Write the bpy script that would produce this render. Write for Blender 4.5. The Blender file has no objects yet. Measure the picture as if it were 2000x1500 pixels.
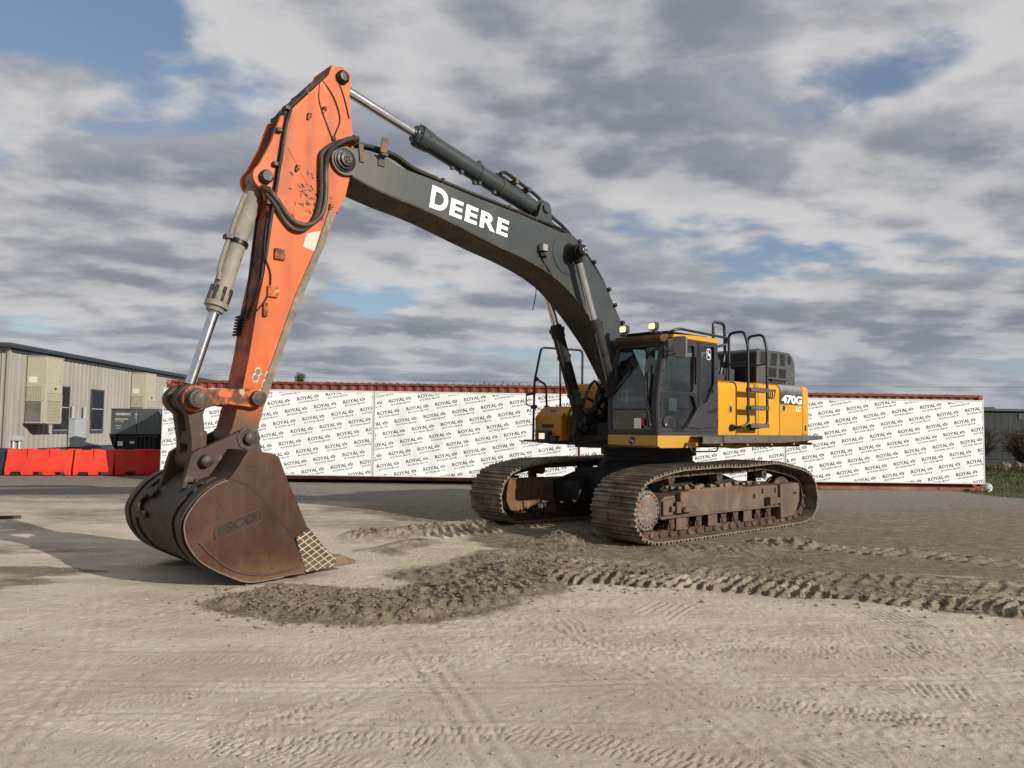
import bpy, math, random
import numpy as np
from mathutils import Vector, Matrix, geometry

random.seed(7)
RAD = math.radians
scene = bpy.context.scene
COL = scene.collection

# ------------------------------------------------------------------ helpers
class MB:
    """collects shapes and links them as ONE mesh object"""
    def __init__(s):
        s.v = []; s.f = []; s.m = []
    def add(s, vs, fs, mi=0):
        o = len(s.v)
        s.v += [tuple(p) for p in vs]
        s.f += [tuple(i + o for i in f) for f in fs]
        s.m += [mi] * len(fs)
        return s
    def box(s, lo, hi, mi=0, M=None):
        x0, y0, z0 = lo; x1, y1, z1 = hi
        vs = [Vector(p) for p in ((x0,y0,z0),(x1,y0,z0),(x1,y1,z0),(x0,y1,z0),(x0,y0,z1),(x1,y0,z1),(x1,y1,z1),(x0,y1,z1))]
        if M is not None: vs = [M @ p for p in vs]
        return s.add(vs, [(0,3,2,1),(4,5,6,7),(0,1,5,4),(1,2,6,5),(2,3,7,6),(3,0,4,7)], mi)
    def cbox(s, c, size, mi=0, M=None):
        c = Vector(c); h = Vector(size) / 2
        return s.box(c - h, c + h, mi, M)
    def prism(s, prof, y0, y1, mi=0, side=None, axis='y'):
        """profile of (x,z) pushed along y; side: list of material slots per edge"""
        n = len(prof)
        ar = sum(prof[i][0]*prof[(i+1)%n][1] - prof[(i+1)%n][0]*prof[i][1] for i in range(n))
        if ar < 0:
            prof = prof[::-1]
            if side: side = side[::-1][1:] + [side[::-1][0]]
        def P(a, b, t):
            return (a, t, b) if axis == 'y' else ((t, a, b) if axis == 'x' else (a, b, t))
        vs = [P(a, b, y0) for a, b in prof] + [P(a, b, y1) for a, b in prof]
        flip = (axis != 'y')
        fs = [tuple(range(n)), tuple(range(2*n - 1, n - 1, -1))]
        for i in range(n):
            j = (i + 1) % n
            fs.append((i, i + n, j + n, j))
        if y1 < y0: flip = not flip
        if flip: fs = [f[::-1] for f in fs]
        o = len(s.v)
        s.v += vs
        s.f += [tuple(i + o for i in f) for f in fs]
        s.m += [mi, mi] + (side if side else [mi] * n)
        return s
    def cyl(s, p0, p1, r0, r1=None, n=20, mi=0, caps=True):
        r1 = r0 if r1 is None else r1
        p0 = Vector(p0); p1 = Vector(p1)
        d = (p1 - p0).normalized()
        a = d.orthogonal().normalized(); b = d.cross(a)
        vs = []
        for p, r in ((p0, r0), (p1, r1)):
            for i in range(n):
                t = 2 * math.pi * i / n
                vs.append(p + (a * math.cos(t) + b * math.sin(t)) * r)
        fs = [(i, (i + 1) % n, n + (i + 1) % n, n + i) for i in range(n)]
        if caps: fs += [tuple(range(n - 1, -1, -1)), tuple(range(n, 2 * n))]
        return s.add(vs, fs, mi)
    def lathe(s, p0, d, prof, n=28, mi=0):
        """prof of (t, r) along the axis d from p0, capped"""
        p0 = Vector(p0); d = Vector(d).normalized()
        a = d.orthogonal().normalized(); b = d.cross(a)
        vs = []; fs = []
        for t, r in prof:
            for i in range(n):
                w = 2 * math.pi * i / n
                vs.append(p0 + d * t + (a * math.cos(w) + b * math.sin(w)) * max(r, 1e-4))
        for k in range(len(prof) - 1):
            for i in range(n):
                j = (i + 1) % n
                fs.append((k*n + i, k*n + j, (k+1)*n + j, (k+1)*n + i))
        fs += [tuple(range(n - 1, -1, -1)), tuple(range((len(prof)-1)*n, len(prof)*n))]
        return s.add(vs, fs, mi)
    def tube(s, pts, r, n=8, mi=0, sub=4, caps=True):
        pts = [Vector(p) for p in pts]
        if sub > 1 and len(pts) > 2:
            q = []
            for i in range(len(pts) - 1):
                p0 = pts[max(i-1, 0)]; p1 = pts[i]; p2 = pts[i+1]; p3 = pts[min(i+2, len(pts)-1)]
                for k in range(sub):
                    t = k / sub
                    q.append(0.5 * ((2*p1) + (p2-p0)*t + (2*p0-5*p1+4*p2-p3)*t*t + (3*p1-p0-3*p2+p3)*t*t*t))
            pts = q + [pts[-1]]
        a = None; vs = []
        for i, p in enumerate(pts):
            d = (pts[min(i+1, len(pts)-1)] - pts[max(i-1, 0)]).normalized()
            if a is None: a = d.orthogonal().normalized()
            else:
                a = (a - d * a.dot(d))
                a = a.normalized() if a.length > 1e-6 else d.orthogonal().normalized()
            b = d.cross(a)
            for k in range(n):
                w = 2 * math.pi * k / n
                vs.append(p + (a * math.cos(w) + b * math.sin(w)) * r)
        fs = []
        for i in range(len(pts) - 1):
            for k in range(n):
                j = (k + 1) % n
                fs.append((i*n + k, i*n + j, (i+1)*n + j, (i+1)*n + k))
        if caps: fs += [tuple(range(n - 1, -1, -1)), tuple(range((len(pts)-1)*n, len(pts)*n))]
        return s.add(vs, fs, mi)
    def pipe(s, pts, r, bend=0.06, n=8, mi=0):
        """bent pipe: straight runs with rounded corners"""
        pts = [Vector(p) for p in pts]; q = [pts[0]]
        for i in range(1, len(pts) - 1):
            p = pts[i]; a = pts[i-1] - p; b = pts[i+1] - p
            k = min(bend, a.length * .45, b.length * .45)
            A = p + a.normalized() * k; B = p + b.normalized() * k
            for t in (0, .25, .5, .75, 1):
                q.append(A * (1-t)**2 + p * 2*t*(1-t) + B * t*t)
        q.append(pts[-1])
        return s.tube(q, r, n, mi, sub=1)
    def plate(s, outer, holes, y0, y1, mi=0):
        """flat (x,z) plate with holes, pushed along y"""
        polys = [outer] + holes
        flat = [p for pl in polys for p in pl]
        tris = geometry.tessellate_polygon([[Vector((a, b, 0)) for a, b in pl] for pl in polys])
        n = len(flat)
        vs = [(a, y0, b) for a, b in flat] + [(a, y1, b) for a, b in flat]
        fs = []
        for t in tris:
            t = tuple(t)
            (ax, az), (bx, bz), (cx, cz) = (flat[i] for i in t)
            ar = (bx-ax)*(cz-az) - (cx-ax)*(bz-az)
            if ar < 0: t = t[::-1]
            if y1 < y0: t = t[::-1]
            fs.append(t); fs.append(tuple(i + n for i in t[::-1]))
        o = 0
        for pl in polys:
            k = len(pl)
            for i in range(k):
                j = (i + 1) % k
                fs.append((o+i, o+j, o+j+n, o+i+n))
            o += k
        return s.add(vs, fs, mi)
    def sweep(s, A, B, y0, y1, mi=0):
        """band between the (x,z) lines A (outside) and B (inside), pushed along y, one connected piece"""
        n = len(A); vs = []
        for pl, y in ((A, y0), (A, y1), (B, y1), (B, y0)): vs += [(a, y, b) for a, b in pl]
        fs = []
        for i in range(n - 1):
            for k in range(4):
                k2 = (k + 1) % 4; fs.append((k*n + i, k2*n + i, k2*n + i + 1, k*n + i + 1))
        fs += [(0, 3*n, 2*n, n), (n-1, 2*n-1, 3*n-1, 4*n-1)]
        return s.add(vs, fs, mi)
    def build(s, name, mats, parent=None, smooth=35, bevel=0, seg=2, M=None, split=False):
        if split:                                       # one object per connected piece
            par = list(range(len(s.v)))
            def root(i):
                while par[i] != i:
                    par[i] = par[par[i]]; i = par[i]
                return i
            for f in s.f:
                for k in f[1:]: par[root(k)] = root(f[0])
            groups = {}
            for f, m in zip(s.f, s.m): groups.setdefault(root(f[0]), []).append((f, m))
            obs = []
            for g in groups.values():
                q = MB(); ids = {}
                for f, m in g:
                    for i in f:
                        if i not in ids: ids[i] = len(q.v); q.v.append(s.v[i])
                    q.f.append(tuple(ids[i] for i in f)); q.m.append(m)
                obs.append(q.build(name, mats, parent, smooth, bevel, seg, M))
            return obs[0]
        me = bpy.data.meshes.new(name)
        me.from_pydata([tuple(p) for p in s.v], [], s.f)
        mats = mats if isinstance(mats, (list, tuple)) else [mats]
        for m in mats: me.materials.append(m)
        me.polygons.foreach_set('material_index', s.m)
        me.validate()
        if smooth:
            me.polygons.foreach_set('use_smooth', [True] * len(me.polygons))
            me.set_sharp_from_angle(angle=RAD(smooth))
        me.update()
        o = bpy.data.objects.new(name, me); COL.objects.link(o)
        if parent is not None: o.parent = parent
        if M is not None: o.matrix_local = M
        if bevel:
            b = o.modifiers.new('Bevel', 'BEVEL'); b.width = bevel; b.segments = seg
            b.limit_method = 'ANGLE'; b.angle_limit = RAD(40); b.harden_normals = True
        return o

def thing(name, label, cat, loc=(0, 0, 0), rz=0, group=None):
    o = bpy.data.objects.new(name, None); COL.objects.link(o)
    o.empty_display_size = .2
    o.location = loc; o.rotation_euler = (0, 0, rz)
    o['label'] = label; o['category'] = cat
    if group: o['group'] = group
    return o

def tag(o, label=None, cat=None, group=None, kind=None):
    for k, v in (('label', label), ('category', cat), ('group', group), ('kind', kind)):
        if v: o[k] = v
    return o

def arc(cx, cz, r, a0, a1, n):
    return [(cx + r*math.cos(RAD(a0+(a1-a0)*i/n)), cz + r*math.sin(RAD(a0+(a1-a0)*i/n))) for i in range(n+1)]

def rrect(x0, z0, x1, z1, r, n=4):
    return (arc(x1-r, z0+r, r, -90, 0, n) + arc(x1-r, z1-r, r, 0, 90, n) +
            arc(x0+r, z1-r, r, 90, 180, n) + arc(x0+r, z0+r, r, 180, 270, n))

_txt = {}
def text2d(body, bold=0.0, res=3, space=1.0):
    """letters as flat triangles: verts (u,v) with cap height 1, faces, width"""
    key = (body, bold, res, space)
    if key in _txt: return _txt[key]
    cu = bpy.data.curves.new('lettering', 'FONT'); cu.body = body; cu.resolution_u = res
    cu.offset = bold; cu.space_character = space; cu.fill_mode = 'FRONT'
    ob = bpy.data.objects.new('lettering', cu); COL.objects.link(ob)
    dg = bpy.context.evaluated_depsgraph_get(); dg.update()
    me = bpy.data.meshes.new_from_object(ob.evaluated_get(dg))
    vs = [(v.co.x, v.co.y) for v in me.vertices]; fs = [tuple(p.vertices) for p in me.polygons]
    bpy.data.objects.remove(ob); bpy.data.curves.remove(cu); bpy.data.meshes.remove(me)
    x0 = min(v[0] for v in vs); y0 = min(v[1] for v in vs); y1 = max(v[1] for v in vs)
    h = y1 - y0
    vs = [((a-x0)/h, (b-y0)/h) for a, b in vs]
    _txt[key] = (vs, fs, max(v[0] for v in vs))
    return _txt[key]

def put_text(mb, body, fn, mi=0, bold=.0, height=1, width=None, res=3, space=1.0):
    vs, fs, w = text2d(body, bold, res, space)
    sx = (width / w) if width else height
    mb.add([fn(a * sx, b * height) for a, b in vs], fs, mi)

# ------------------------------------------------------------------ materials
def N(nt, t, **kw):
    n = nt.nodes.new(t)
    for k, v in kw.items():
        if k == 'inp':
            for a, b in v.items(): n.inputs[a].default_value = b
        else: setattr(n, k, v)
    return n

def mixc(nt, fac, a, b, mode='MIX'):
    n = nt.nodes.new('ShaderNodeMix'); n.data_type = 'RGBA'; n.blend_type = mode
    for sock, val in ((0, fac), (6, a), (7, b)):
        if hasattr(val, 'is_output'): nt.links.new(val, n.inputs[sock])
        elif sock == 0: n.inputs[0].default_value = val
        else: n.inputs[sock].default_value = (*val, 1)
    return n.outputs[2]

def ramp(nt, val, p0, p1):
    n = nt.nodes.new('ShaderNodeMapRange'); n.inputs[1].default_value = p0; n.inputs[2].default_value = p1
    n.interpolation_type = 'SMOOTHSTEP'
    nt.links.new(val, n.inputs[0]); return n.outputs[0]

def math_(nt, op, a, b=0.0):
    n = nt.nodes.new('ShaderNodeMath'); n.operation = op
    for i, v in enumerate((a, b)):
        if hasattr(v, 'is_output'): nt.links.new(v, n.inputs[i])
        else: n.inputs[i].default_value = v
    return n.outputs[0]

def mat(name, base, rough=.5, metal=0.0, var=.25, vscale=2.5, dirt=None, chips=None, grad=None,
        bump=.0, bscale=60, spec=.3, streak=None, stretch=(1, 1, 1)):
    """painted or bare surface with mottling, dirt = (colour, scale, lo, hi, amount), chips = (colour, scale, lo, hi),
    grad = (colour, axis, v0, v1, amount), streak = (colour, scale, amount) running down"""
    m = bpy.data.materials.new(name); m.use_nodes = True
    nt = m.node_tree; nt.nodes.clear()
    out = N(nt, 'ShaderNodeOutputMaterial'); bs = N(nt, 'ShaderNodeBsdfPrincipled')
    nt.links.new(bs.outputs[0], out.inputs[0])
    tc = N(nt, 'ShaderNodeTexCoord'); oi = N(nt, 'ShaderNodeObjectInfo')
    mp = N(nt, 'ShaderNodeMapping'); mp.inputs['Scale'].default_value = stretch
    nt.links.new(tc.outputs['Object'], mp.inputs[0])
    co = mp.outputs[0]
    def noise(scale, detail=5, rough_=.6, off=0.0):
        n = N(nt, 'ShaderNodeTexNoise', noise_dimensions='4D', inp={'Scale': scale, 'Detail': detail, 'Roughness': rough_})
        nt.links.new(co, n.inputs['Vector'])
        w = math_(nt, 'ADD', math_(nt, 'MULTIPLY', oi.outputs['Random'], 13.0), off)
        nt.links.new(w, n.inputs['W'])
        return n.outputs[0]
    dark = tuple(c * (1 - var) for c in base); lite = tuple(min(1, c * (1 + var)) for c in base)
    c = mixc(nt, ramp(nt, noise(vscale, 6), .3, .7), dark, lite)
    rg = rough
    if streak:
        n = N(nt, 'ShaderNodeTexNoise', inp={'Scale': streak[1], 'Detail': 4})
        mp2 = N(nt, 'ShaderNodeMapping'); mp2.inputs['Scale'].default_value = (1, 1, .08)
        nt.links.new(tc.outputs['Object'], mp2.inputs[0]); nt.links.new(mp2.outputs[0], n.inputs['Vector'])
        c = mixc(nt, math_(nt, 'MULTIPLY', ramp(nt, n.outputs[0], .48, .7), streak[2]), c, streak[0])
    if grad:
        sp = N(nt, 'ShaderNodeSeparateXYZ'); nt.links.new(tc.outputs['Object'], sp.inputs[0])
        v = math_(nt, 'ADD', sp.outputs[grad[1]], math_(nt, 'MULTIPLY', math_(nt, 'SUBTRACT', noise(4, 6, .7, 3.), .5), abs(grad[3]-grad[2])*1.3))
        c = mixc(nt, math_(nt, 'MULTIPLY', ramp(nt, v, grad[2], grad[3]), grad[4]), c, grad[0])
    if dirt:
        d = math_(nt, 'MULTIPLY', ramp(nt, noise(dirt[1], 8, .65, 5.), dirt[2], dirt[3]), dirt[4])
        c = mixc(nt, d, c, dirt[0])
    if chips:
        k = ramp(nt, noise(chips[1], 4, .55, 9.), chips[2], chips[3])
        c = mixc(nt, k, c, chips[0])
    nt.links.new(c, bs.inputs['Base Color'])
    bs.inputs['Metallic'].default_value = metal
    bs.inputs['Specular IOR Level'].default_value = spec
    r = N(nt, 'ShaderNodeMapRange'); r.inputs[3].default_value = max(.05, rough - .12); r.inputs[4].default_value = min(1, rough + .15)
    nt.links.new(noise(vscale * 3, 4, .6, 2.), r.inputs[0]); nt.links.new(r.outputs[0], bs.inputs['Roughness'])
    if bump:
        b = N(nt, 'ShaderNodeBump', inp={'Strength': bump, 'Distance': .01})
        nt.links.new(noise(bscale, 5, .6, 7.), b.inputs['Height']); nt.links.new(b.outputs[0], bs.inputs['Normal'])
    return m

DUST = (.26, .20, .145); GREASE = (.012, .011, .010); RUST = (.16, .055, .022); MUD = (.11, .085, .06)
M = {}
M['orange'] = mat('orange_paint', (.53, .102, .014), .45, spec=.25, var=.18, vscale=1.3, dirt=((.36, .11, .04), 1.6, .48, .78, .6), chips=((.06, .025, .015), 11, .70, .72), streak=((.22, .05, .015), 5, .5), grad=((.085, .048, .028), 2, 2.15, 1.62, .95), bump=.04)
M['orange_worn'] = mat('worn_orange_paint', (.48, .105, .02), .6, var=.2, vscale=3, dirt=((.05, .03, .018), 6, .44, .56, .95), chips=((.40, .30, .17), 11, .62, .65), bump=.15)
M['orange_front'] = mat('stained_orange_paint', (.40, .09, .03), .6, var=.25, vscale=2, dirt=((.035, .022, .016), 2.4, .42, .6, .85), bump=.1)
M['bare'] = mat('bare_grey_steel', (.17, .14, .11), .65, var=.35, vscale=5, dirt=((.36, .30, .22), 4, .5, .7, .7), chips=((.25, .06, .02), 9, .6, .68), bump=.25)
M['boom'] = mat('charcoal_paint', (.036, .045, .047), .36, var=.14, vscale=1.2, dirt=((.12, .105, .085), 2.2, .52, .85, .45), chips=((.22, .22, .21), 13, .74, .76), bump=.03)
M['boom_mud'] = mat('muddy_charcoal_paint', (.05, .045, .038), .75, var=.35, vscale=2, dirt=((.13, .085, .05), 3, .42, .7, .75), bump=.2)
M['boom_tip'] = mat('rusty_charcoal_paint', (.055, .058, .058), .6, var=.25, vscale=3, dirt=((.17, .09, .045), 4.5, .5, .62, .85), chips=((.3, .3, .28), 10, .68, .71), bump=.15)
M['char'] = mat('dark_charcoal_plastic', (.040, .042, .046), .55, var=.15, dirt=((.11, .09, .07), 3, .5, .85, .35))
M['cabgrey'] = mat('cab_charcoal_paint', (.034, .034, .039), .42, var=.12, dirt=((.13, .11, .09), 2.5, .5, .85, .3))
M['box'] = mat('dark_grey_sheet_metal', (.062, .068, .070), .5, var=.14, dirt=((.17, .15, .12), 2, .45, .8, .35))
M['yellow'] = mat('yellow_paint', (.57, .280, .016), .38, var=.07, vscale=1.2, dirt=((.40, .22, .05), 1.7, .5, .85, .35), grad=((.36, .22, .08), 2, 1.78, 1.55, .45), bump=.015)
M['yellow_dirty'] = mat('dusty_yellow_paint', (.40, .18, .012), .5, var=.15, dirt=((.16, .10, .05), 3, .42, .72, .65), bump=.05)
M['black'] = mat('black_rubber', (.014, .014, .015), .6, var=.3, dirt=((.09, .075, .06), 6, .5, .8, .45))
M['rail'] = mat('black_handrail_paint', (.02, .02, .022), .4, var=.2, dirt=((.10, .09, .07), 6, .55, .8, .4))
M['grease'] = mat('greasy_steel', (.010, .009, .008), .38, var=.5, vscale=9, dirt=((.06, .042, .03), 12, .56, .75, .6), bump=.4, bscale=30)
M['pin'] = mat('worn_pin_steel', (.045, .037, .030), .5, .2, var=.4, vscale=9, dirt=((.20, .14, .08), 10, .5, .7, .6), bump=.2)
M['pipe'] = mat('dusty_steel_pipe', (.050, .040, .034), .5, .2, var=.3, dirt=((.2, .15, .1), 5, .5, .75, .5))
M['chrome'] = mat('chromed_rod', (.62, .63, .65), .16, 1.0, var=.08)
M['barrel'] = mat('dusty_cylinder_paint', (.20, .185, .155), .62, var=.2, vscale=4, dirt=((.36, .32, .25), 3, .45, .7, .6), chips=((.05, .04, .03), 8, .68, .72), bump=.1)
M['bucket'] = mat('rusty_brown_steel', (.048, .019, .010), .36, .05, streak=((.13, .085, .06), 12, .14), var=.38, vscale=1.6, dirt=((.095, .062, .042), 2.2, .5, .74, .65), chips=((.035, .018, .013), 20, .64, .70), grad=((.16, .095, .048), 2, .36, .02, .75), bump=.12, bscale=40)
M['bucket_back'] = mat('dark_rusty_steel', (.040, .023, .018), .5, .1, var=.3, vscale=1.8, dirt=((.15, .12, .09), 3, .5, .75, .6), grad=((.10, .09, .075), 2, .5, .05, .7), bump=.15, bscale=40)
M['ear'] = mat('brown_steel', (.058, .034, .024), .6, .05, var=.22, vscale=2, dirt=((.35, .27, .18), 6, .58, .72, .55), chips=((.04, .022, .016), 6, .64, .72), bump=.12)
M['tooth'] = mat('tan_worn_steel', (.19, .125, .078), .7, var=.25, bump=.3)
M['weld'] = mat('pale_hardfacing_weld', (.55, .46, .30), .6, var=.15)
M['shoe_end'] = mat('worn_shoe_edge', (.19, .155, .12), .5, .1, var=.3, vscale=8, dirt=((.2, .16, .12), 9, .45, .65, .7))
M['shoe'] = mat('dusty_track_steel', (.115, .088, .066), .62, .1, var=.3, vscale=3, dirt=((.33, .26, .185), 3.5, .40, .70, .8), bump=.25, bscale=50)
M['shoe_in'] = mat('rusty_track_steel', (.070, .042, .030), .75, .05, var=.35, vscale=5, dirt=((.21, .15, .10), 5, .46, .7, .7), bump=.3)
M['frame'] = mat('muddy_frame_steel', (.11, .078, .062), .72, .05, var=.25, vscale=2, dirt=((.26, .19, .12), 2.6, .5, .75, .65), grad=((.20, .145, .095), 2, .70, .80, .7), streak=((.20, .12, .075), 10, .5), bump=.2)
M['drive'] = mat('scuffed_drive_steel', (.17, .14, .12), .5, .3, var=.35, vscale=6, dirt=((.30, .12, .03), 5, .52, .68, .75), chips=((.42, .38, .32), 22, .6, .66), bump=.3)
M['motor'] = mat('rusty_motor_cover', (.15, .075, .032), .7, .05, var=.3, vscale=3, dirt=((.07, .035, .02), 4, .48, .66, .8), streak=((.30, .2, .12), 8, .6), bump=.2)
M['deckblack'] = mat('black_steel', (.02, .019, .018), .7, var=.4, dirt=((.08, .06, .045), 4, .5, .75, .5), bump=.2)  # mottled black for steel parts, also the dark colour of slots and holes
M['white'] = mat('white_lettering', (.78, .77, .74), .5, var=.04)
M['blackdecal'] = mat('black_lettering', (.012, .012, .013), .5, var=.1)
M['silver'] = mat('latch_metal', (.42, .42, .42), .35, .6, var=.2)
M['red'] = mat('red_sticker', (.45, .03, .03), .5, var=.1)
M['tread'] = mat('grip_step_steel', (.10, .092, .085), .55, .2, var=.25, vscale=7, dirt=((.22, .18, .13), 5, .48, .75, .6), bump=.5, bscale=45)
M['visor'] = mat('shaded_brown_visor', (.085, .042, .010), .6, var=.3, dirt=((.03, .02, .012), 4, .42, .6, .8))
M['seat'] = mat('seat_cloth', (.05, .05, .052), .9, var=.2)
M['cream'] = mat('cream_sheet', (.50, .47, .38), .6, var=.05)

def glassmat(name, tint, refl=.06):
    m = bpy.data.materials.new(name); m.use_nodes = True
    nt = m.node_tree; nt.nodes.clear()
    out = N(nt, 'ShaderNodeOutputMaterial')
    tr = N(nt, 'ShaderNodeBsdfTransparent', inp={'Color': (*tint, 1)})
    gl = N(nt, 'ShaderNodeBsdfGlossy', inp={'Roughness': .02, 'Color': (.9, .95, .95, 1)})
    df = N(nt, 'ShaderNodeBsdfDiffuse', inp={'Color': (.10, .11, .10, 1)})
    fr = N(nt, 'ShaderNodeFresnel', inp={'IOR': 1.5}); mx = N(nt, 'ShaderNodeMixShader'); m2 = N(nt, 'ShaderNodeMixShader')
    tc = N(nt, 'ShaderNodeTexCoord'); no = N(nt, 'ShaderNodeTexNoise', inp={'Scale': 3.0, 'Detail': 6})
    nt.links.new(tc.outputs['Object'], no.inputs['Vector'])
    nt.links.new(math_(nt, 'MULTIPLY', ramp(nt, no.outputs[0], .4, .8), .16), m2.inputs[0])
    nt.links.new(tr.outputs[0], m2.inputs[1]); nt.links.new(df.outputs[0], m2.inputs[2])
    nt.links.new(math_(nt, 'ADD', fr.outputs[0], refl - .04), mx.inputs[0])
    nt.links.new(m2.outputs[0], mx.inputs[1]); nt.links.new(gl.outputs[0], mx.inputs[2])
    nt.links.new(mx.outputs[0], out.inputs[0])
    return m
M['glass'] = glassmat('tinted_cab_glass', (.24, .33, .33), .09)
M['winglass'] = mat('dark_window_glass', (.012, .012, .012), .12, var=.2)

def lampmat(name, col, e):
    m = bpy.data.materials.new(name); m.use_nodes = True
    b = m.node_tree.nodes['Principled BSDF']
    b.inputs['Base Color'].default_value = (.7, .65, .5, 1); b.inputs['Roughness'].default_value = .25
    nt = m.node_tree
    tc = N(nt, 'ShaderNodeTexCoord'); no = N(nt, 'ShaderNodeTexNoise', inp={'Scale': 14.0, 'Detail': 2})
    nt.links.new(tc.outputs['Object'], no.inputs['Vector'])
    nt.links.new(mixc(nt, no.outputs[0], tuple(c * .75 for c in col), (1, .93, .74)), b.inputs['Emission Color'])
    b.inputs['Emission Strength'].default_value = e
    return m
M['lit'] = lampmat('lit_lamp_lens', (1, .72, .36), .95)
M['lens'] = mat('unlit_lamp_lens', (.30, .30, .28), .2, var=.15)

# ------------------------------------------------------------------ camera, sun, sky
cam = bpy.data.cameras.new('camera'); camo = bpy.data.objects.new('camera', cam); COL.objects.link(camo)
PITCH, ROLL, EYE, FPX = .0581, .0147, 1.682, 1480.2
fwd = Vector((0, math.cos(PITCH), math.sin(PITCH))); up = Vector((0, -math.sin(PITCH), math.cos(PITCH))); rt = Vector((1, 0, 0))
r2 = rt * math.cos(ROLL) + up * math.sin(ROLL); u2 = up * math.cos(ROLL) - rt * math.sin(ROLL)
camo.matrix_world = Matrix(((r2.x, u2.x, -fwd.x, 0), (r2.y, u2.y, -fwd.y, 0), (r2.z, u2.z, -fwd.z, EYE), (0, 0, 0, 1)))
cam.sensor_width = 36; cam.lens = FPX / 2000 * 36; cam.clip_start = .05; cam.clip_end = 5000
scene.camera = camo
scene.view_settings.view_transform = 'Standard'; scene.view_settings.look = 'None'
scene.view_settings.exposure = 0; scene.view_settings.gamma = 1
scene.render.engine = 'CYCLES'
scene.cycles.max_bounces = 6; scene.cycles.transparent_max_bounces = 12

SUN_EL = RAD(20.5); SUN_AZ = math.atan2(.82, -.57)
sv = Vector((math.sin(SUN_AZ) * math.cos(SUN_EL), math.cos(SUN_AZ) * math.cos(SUN_EL), math.sin(SUN_EL)))
sl = bpy.data.lights.new('sun', 'SUN'); sl.energy = 5.0; sl.angle = RAD(.5); sl.color = (1, .93, .84)
so = bpy.data.objects.new('sun', sl); COL.objects.link(so)
so.rotation_euler = (-sv).to_track_quat('-Z', 'Y').to_euler(); so.location = sv * 60

w = bpy.data.worlds.new('World'); scene.world = w; w.use_nodes = True
nt = w.node_tree; nt.nodes.clear()
wo = N(nt, 'ShaderNodeOutputWorld'); bg = N(nt, 'ShaderNodeBackground', inp={'Strength': .1})
nt.links.new(bg.outputs[0], wo.inputs[0])
sky = N(nt, 'ShaderNodeTexSky', sky_type='NISHITA'); sky.sun_disc = False
sky.sun_elevation = SUN_EL; sky.sun_rotation = SUN_AZ
sky.air_density = 1.0; sky.dust_density = .6; sky.ozone_density = 1.5
tc = N(nt, 'ShaderNodeTexCoord'); sp = N(nt, 'ShaderNodeSeparateXYZ'); nt.links.new(tc.outputs['Generated'], sp.inputs[0])
zc = math_(nt, 'MAXIMUM', sp.outputs[2], 0.0)
den = math_(nt, 'ADD', zc, .17)
cb = N(nt, 'ShaderNodeCombineXYZ')
nt.links.new(math_(nt, 'DIVIDE', sp.outputs[0], den), cb.inputs[0]); nt.links.new(math_(nt, 'DIVIDE', sp.outputs[1], den), cb.inputs[1])
def cloud(scale, detail, rough, loc, dist=.0, lac=2.0):
    mp = N(nt, 'ShaderNodeMapping'); mp.inputs['Location'].default_value = loc; mp.inputs['Scale'].default_value = (scale * .85, scale, 1)
    mp.inputs['Rotation'].default_value = (0, 0, RAD(-9))
    nt.links.new(cb.outputs[0], mp.inputs[0])
    n = N(nt, 'ShaderNodeTexNoise', inp={'Scale': 1.0, 'Detail': detail, 'Roughness': rough, 'Distortion': dist, 'Lacunarity': lac})
    nt.links.new(mp.outputs[0], n.inputs['Vector']); return n.outputs[0]
SEED = (3.1, 1.7, 0)
def puffs(scale, loc):
    """rounded heaps: distance to scattered centres, roughened by noise"""
    mp = N(nt, 'ShaderNodeMapping'); mp.inputs['Location'].default_value = loc; mp.inputs['Scale'].default_value = (scale * .8, scale, 1)
    nt.links.new(cb.outputs[0], mp.inputs[0])
    wn = N(nt, 'ShaderNodeTexNoise', inp={'Scale': 1.6, 'Detail': 7, 'Roughness': .6}); nt.links.new(mp.outputs[0], wn.inputs['Vector'])
    v = mixc(nt, .28, mp.outputs[0], wn.outputs[1])
    vo = N(nt, 'ShaderNodeTexVoronoi', feature='SMOOTH_F1', voronoi_dimensions='2D', inp={'Scale': 1.0, 'Smoothness': .35, 'Detail': 2.0, 'Roughness': .5})
    nt.links.new(v, vo.inputs['Vector']); return vo.outputs['Distance']
def heap(dx, dy):
    c1 = cloud(1.30, 12, .57, (SEED[0] + dx, SEED[1] + dy, 0), .06)
    pf = puffs(2.6, (SEED[0]*1.7 + dx*2, SEED[1]*1.3 + dy*2, 0))
    return math_(nt, 'ADD', c1, math_(nt, 'MULTIPLY', math_(nt, 'SUBTRACT', .42, pf), .20))
c1 = heap(0, 0); c2 = heap(-.085, .115)                             # the same clouds, shifted toward the sun: thick or thin on that side
c3 = cloud(.55, 3, .5, (SEED[0] + 4.2, SEED[1] + 1.3, 0))
cov = math_(nt, 'ADD', c1, math_(nt, 'MULTIPLY', math_(nt, 'SUBTRACT', c3, .5), .20))
alpha = ramp(nt, cov, .258, .362)
thick = ramp(nt, cov, .32, .56)
lit = ramp(nt, math_(nt, 'SUBTRACT', c1, c2), -.09, .10)
shade = math_(nt, 'ADD', math_(nt, 'MULTIPLY', lit, .66), math_(nt, 'MULTIPLY', math_(nt, 'SUBTRACT', 1.0, thick), .40))
cl = mixc(nt, ramp(nt, shade, .02, 1.0), (2.3, 2.5, 3.0), (6.1, 6.05, 6.15))
skyc = mixc(nt, 1.0, sky.outputs[0], (1.15, 1.12, 1.1), 'MULTIPLY')
skyc = mixc(nt, .35, skyc, (2.4, 3.2, 4.8))
skc = mixc(nt, alpha, skyc, cl)
haze = ramp(nt, zc, .16, 0.0)
skc = mixc(nt, math_(nt, 'MULTIPLY', haze, .55), skc, (3.2, 3.5, 4.2))
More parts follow.
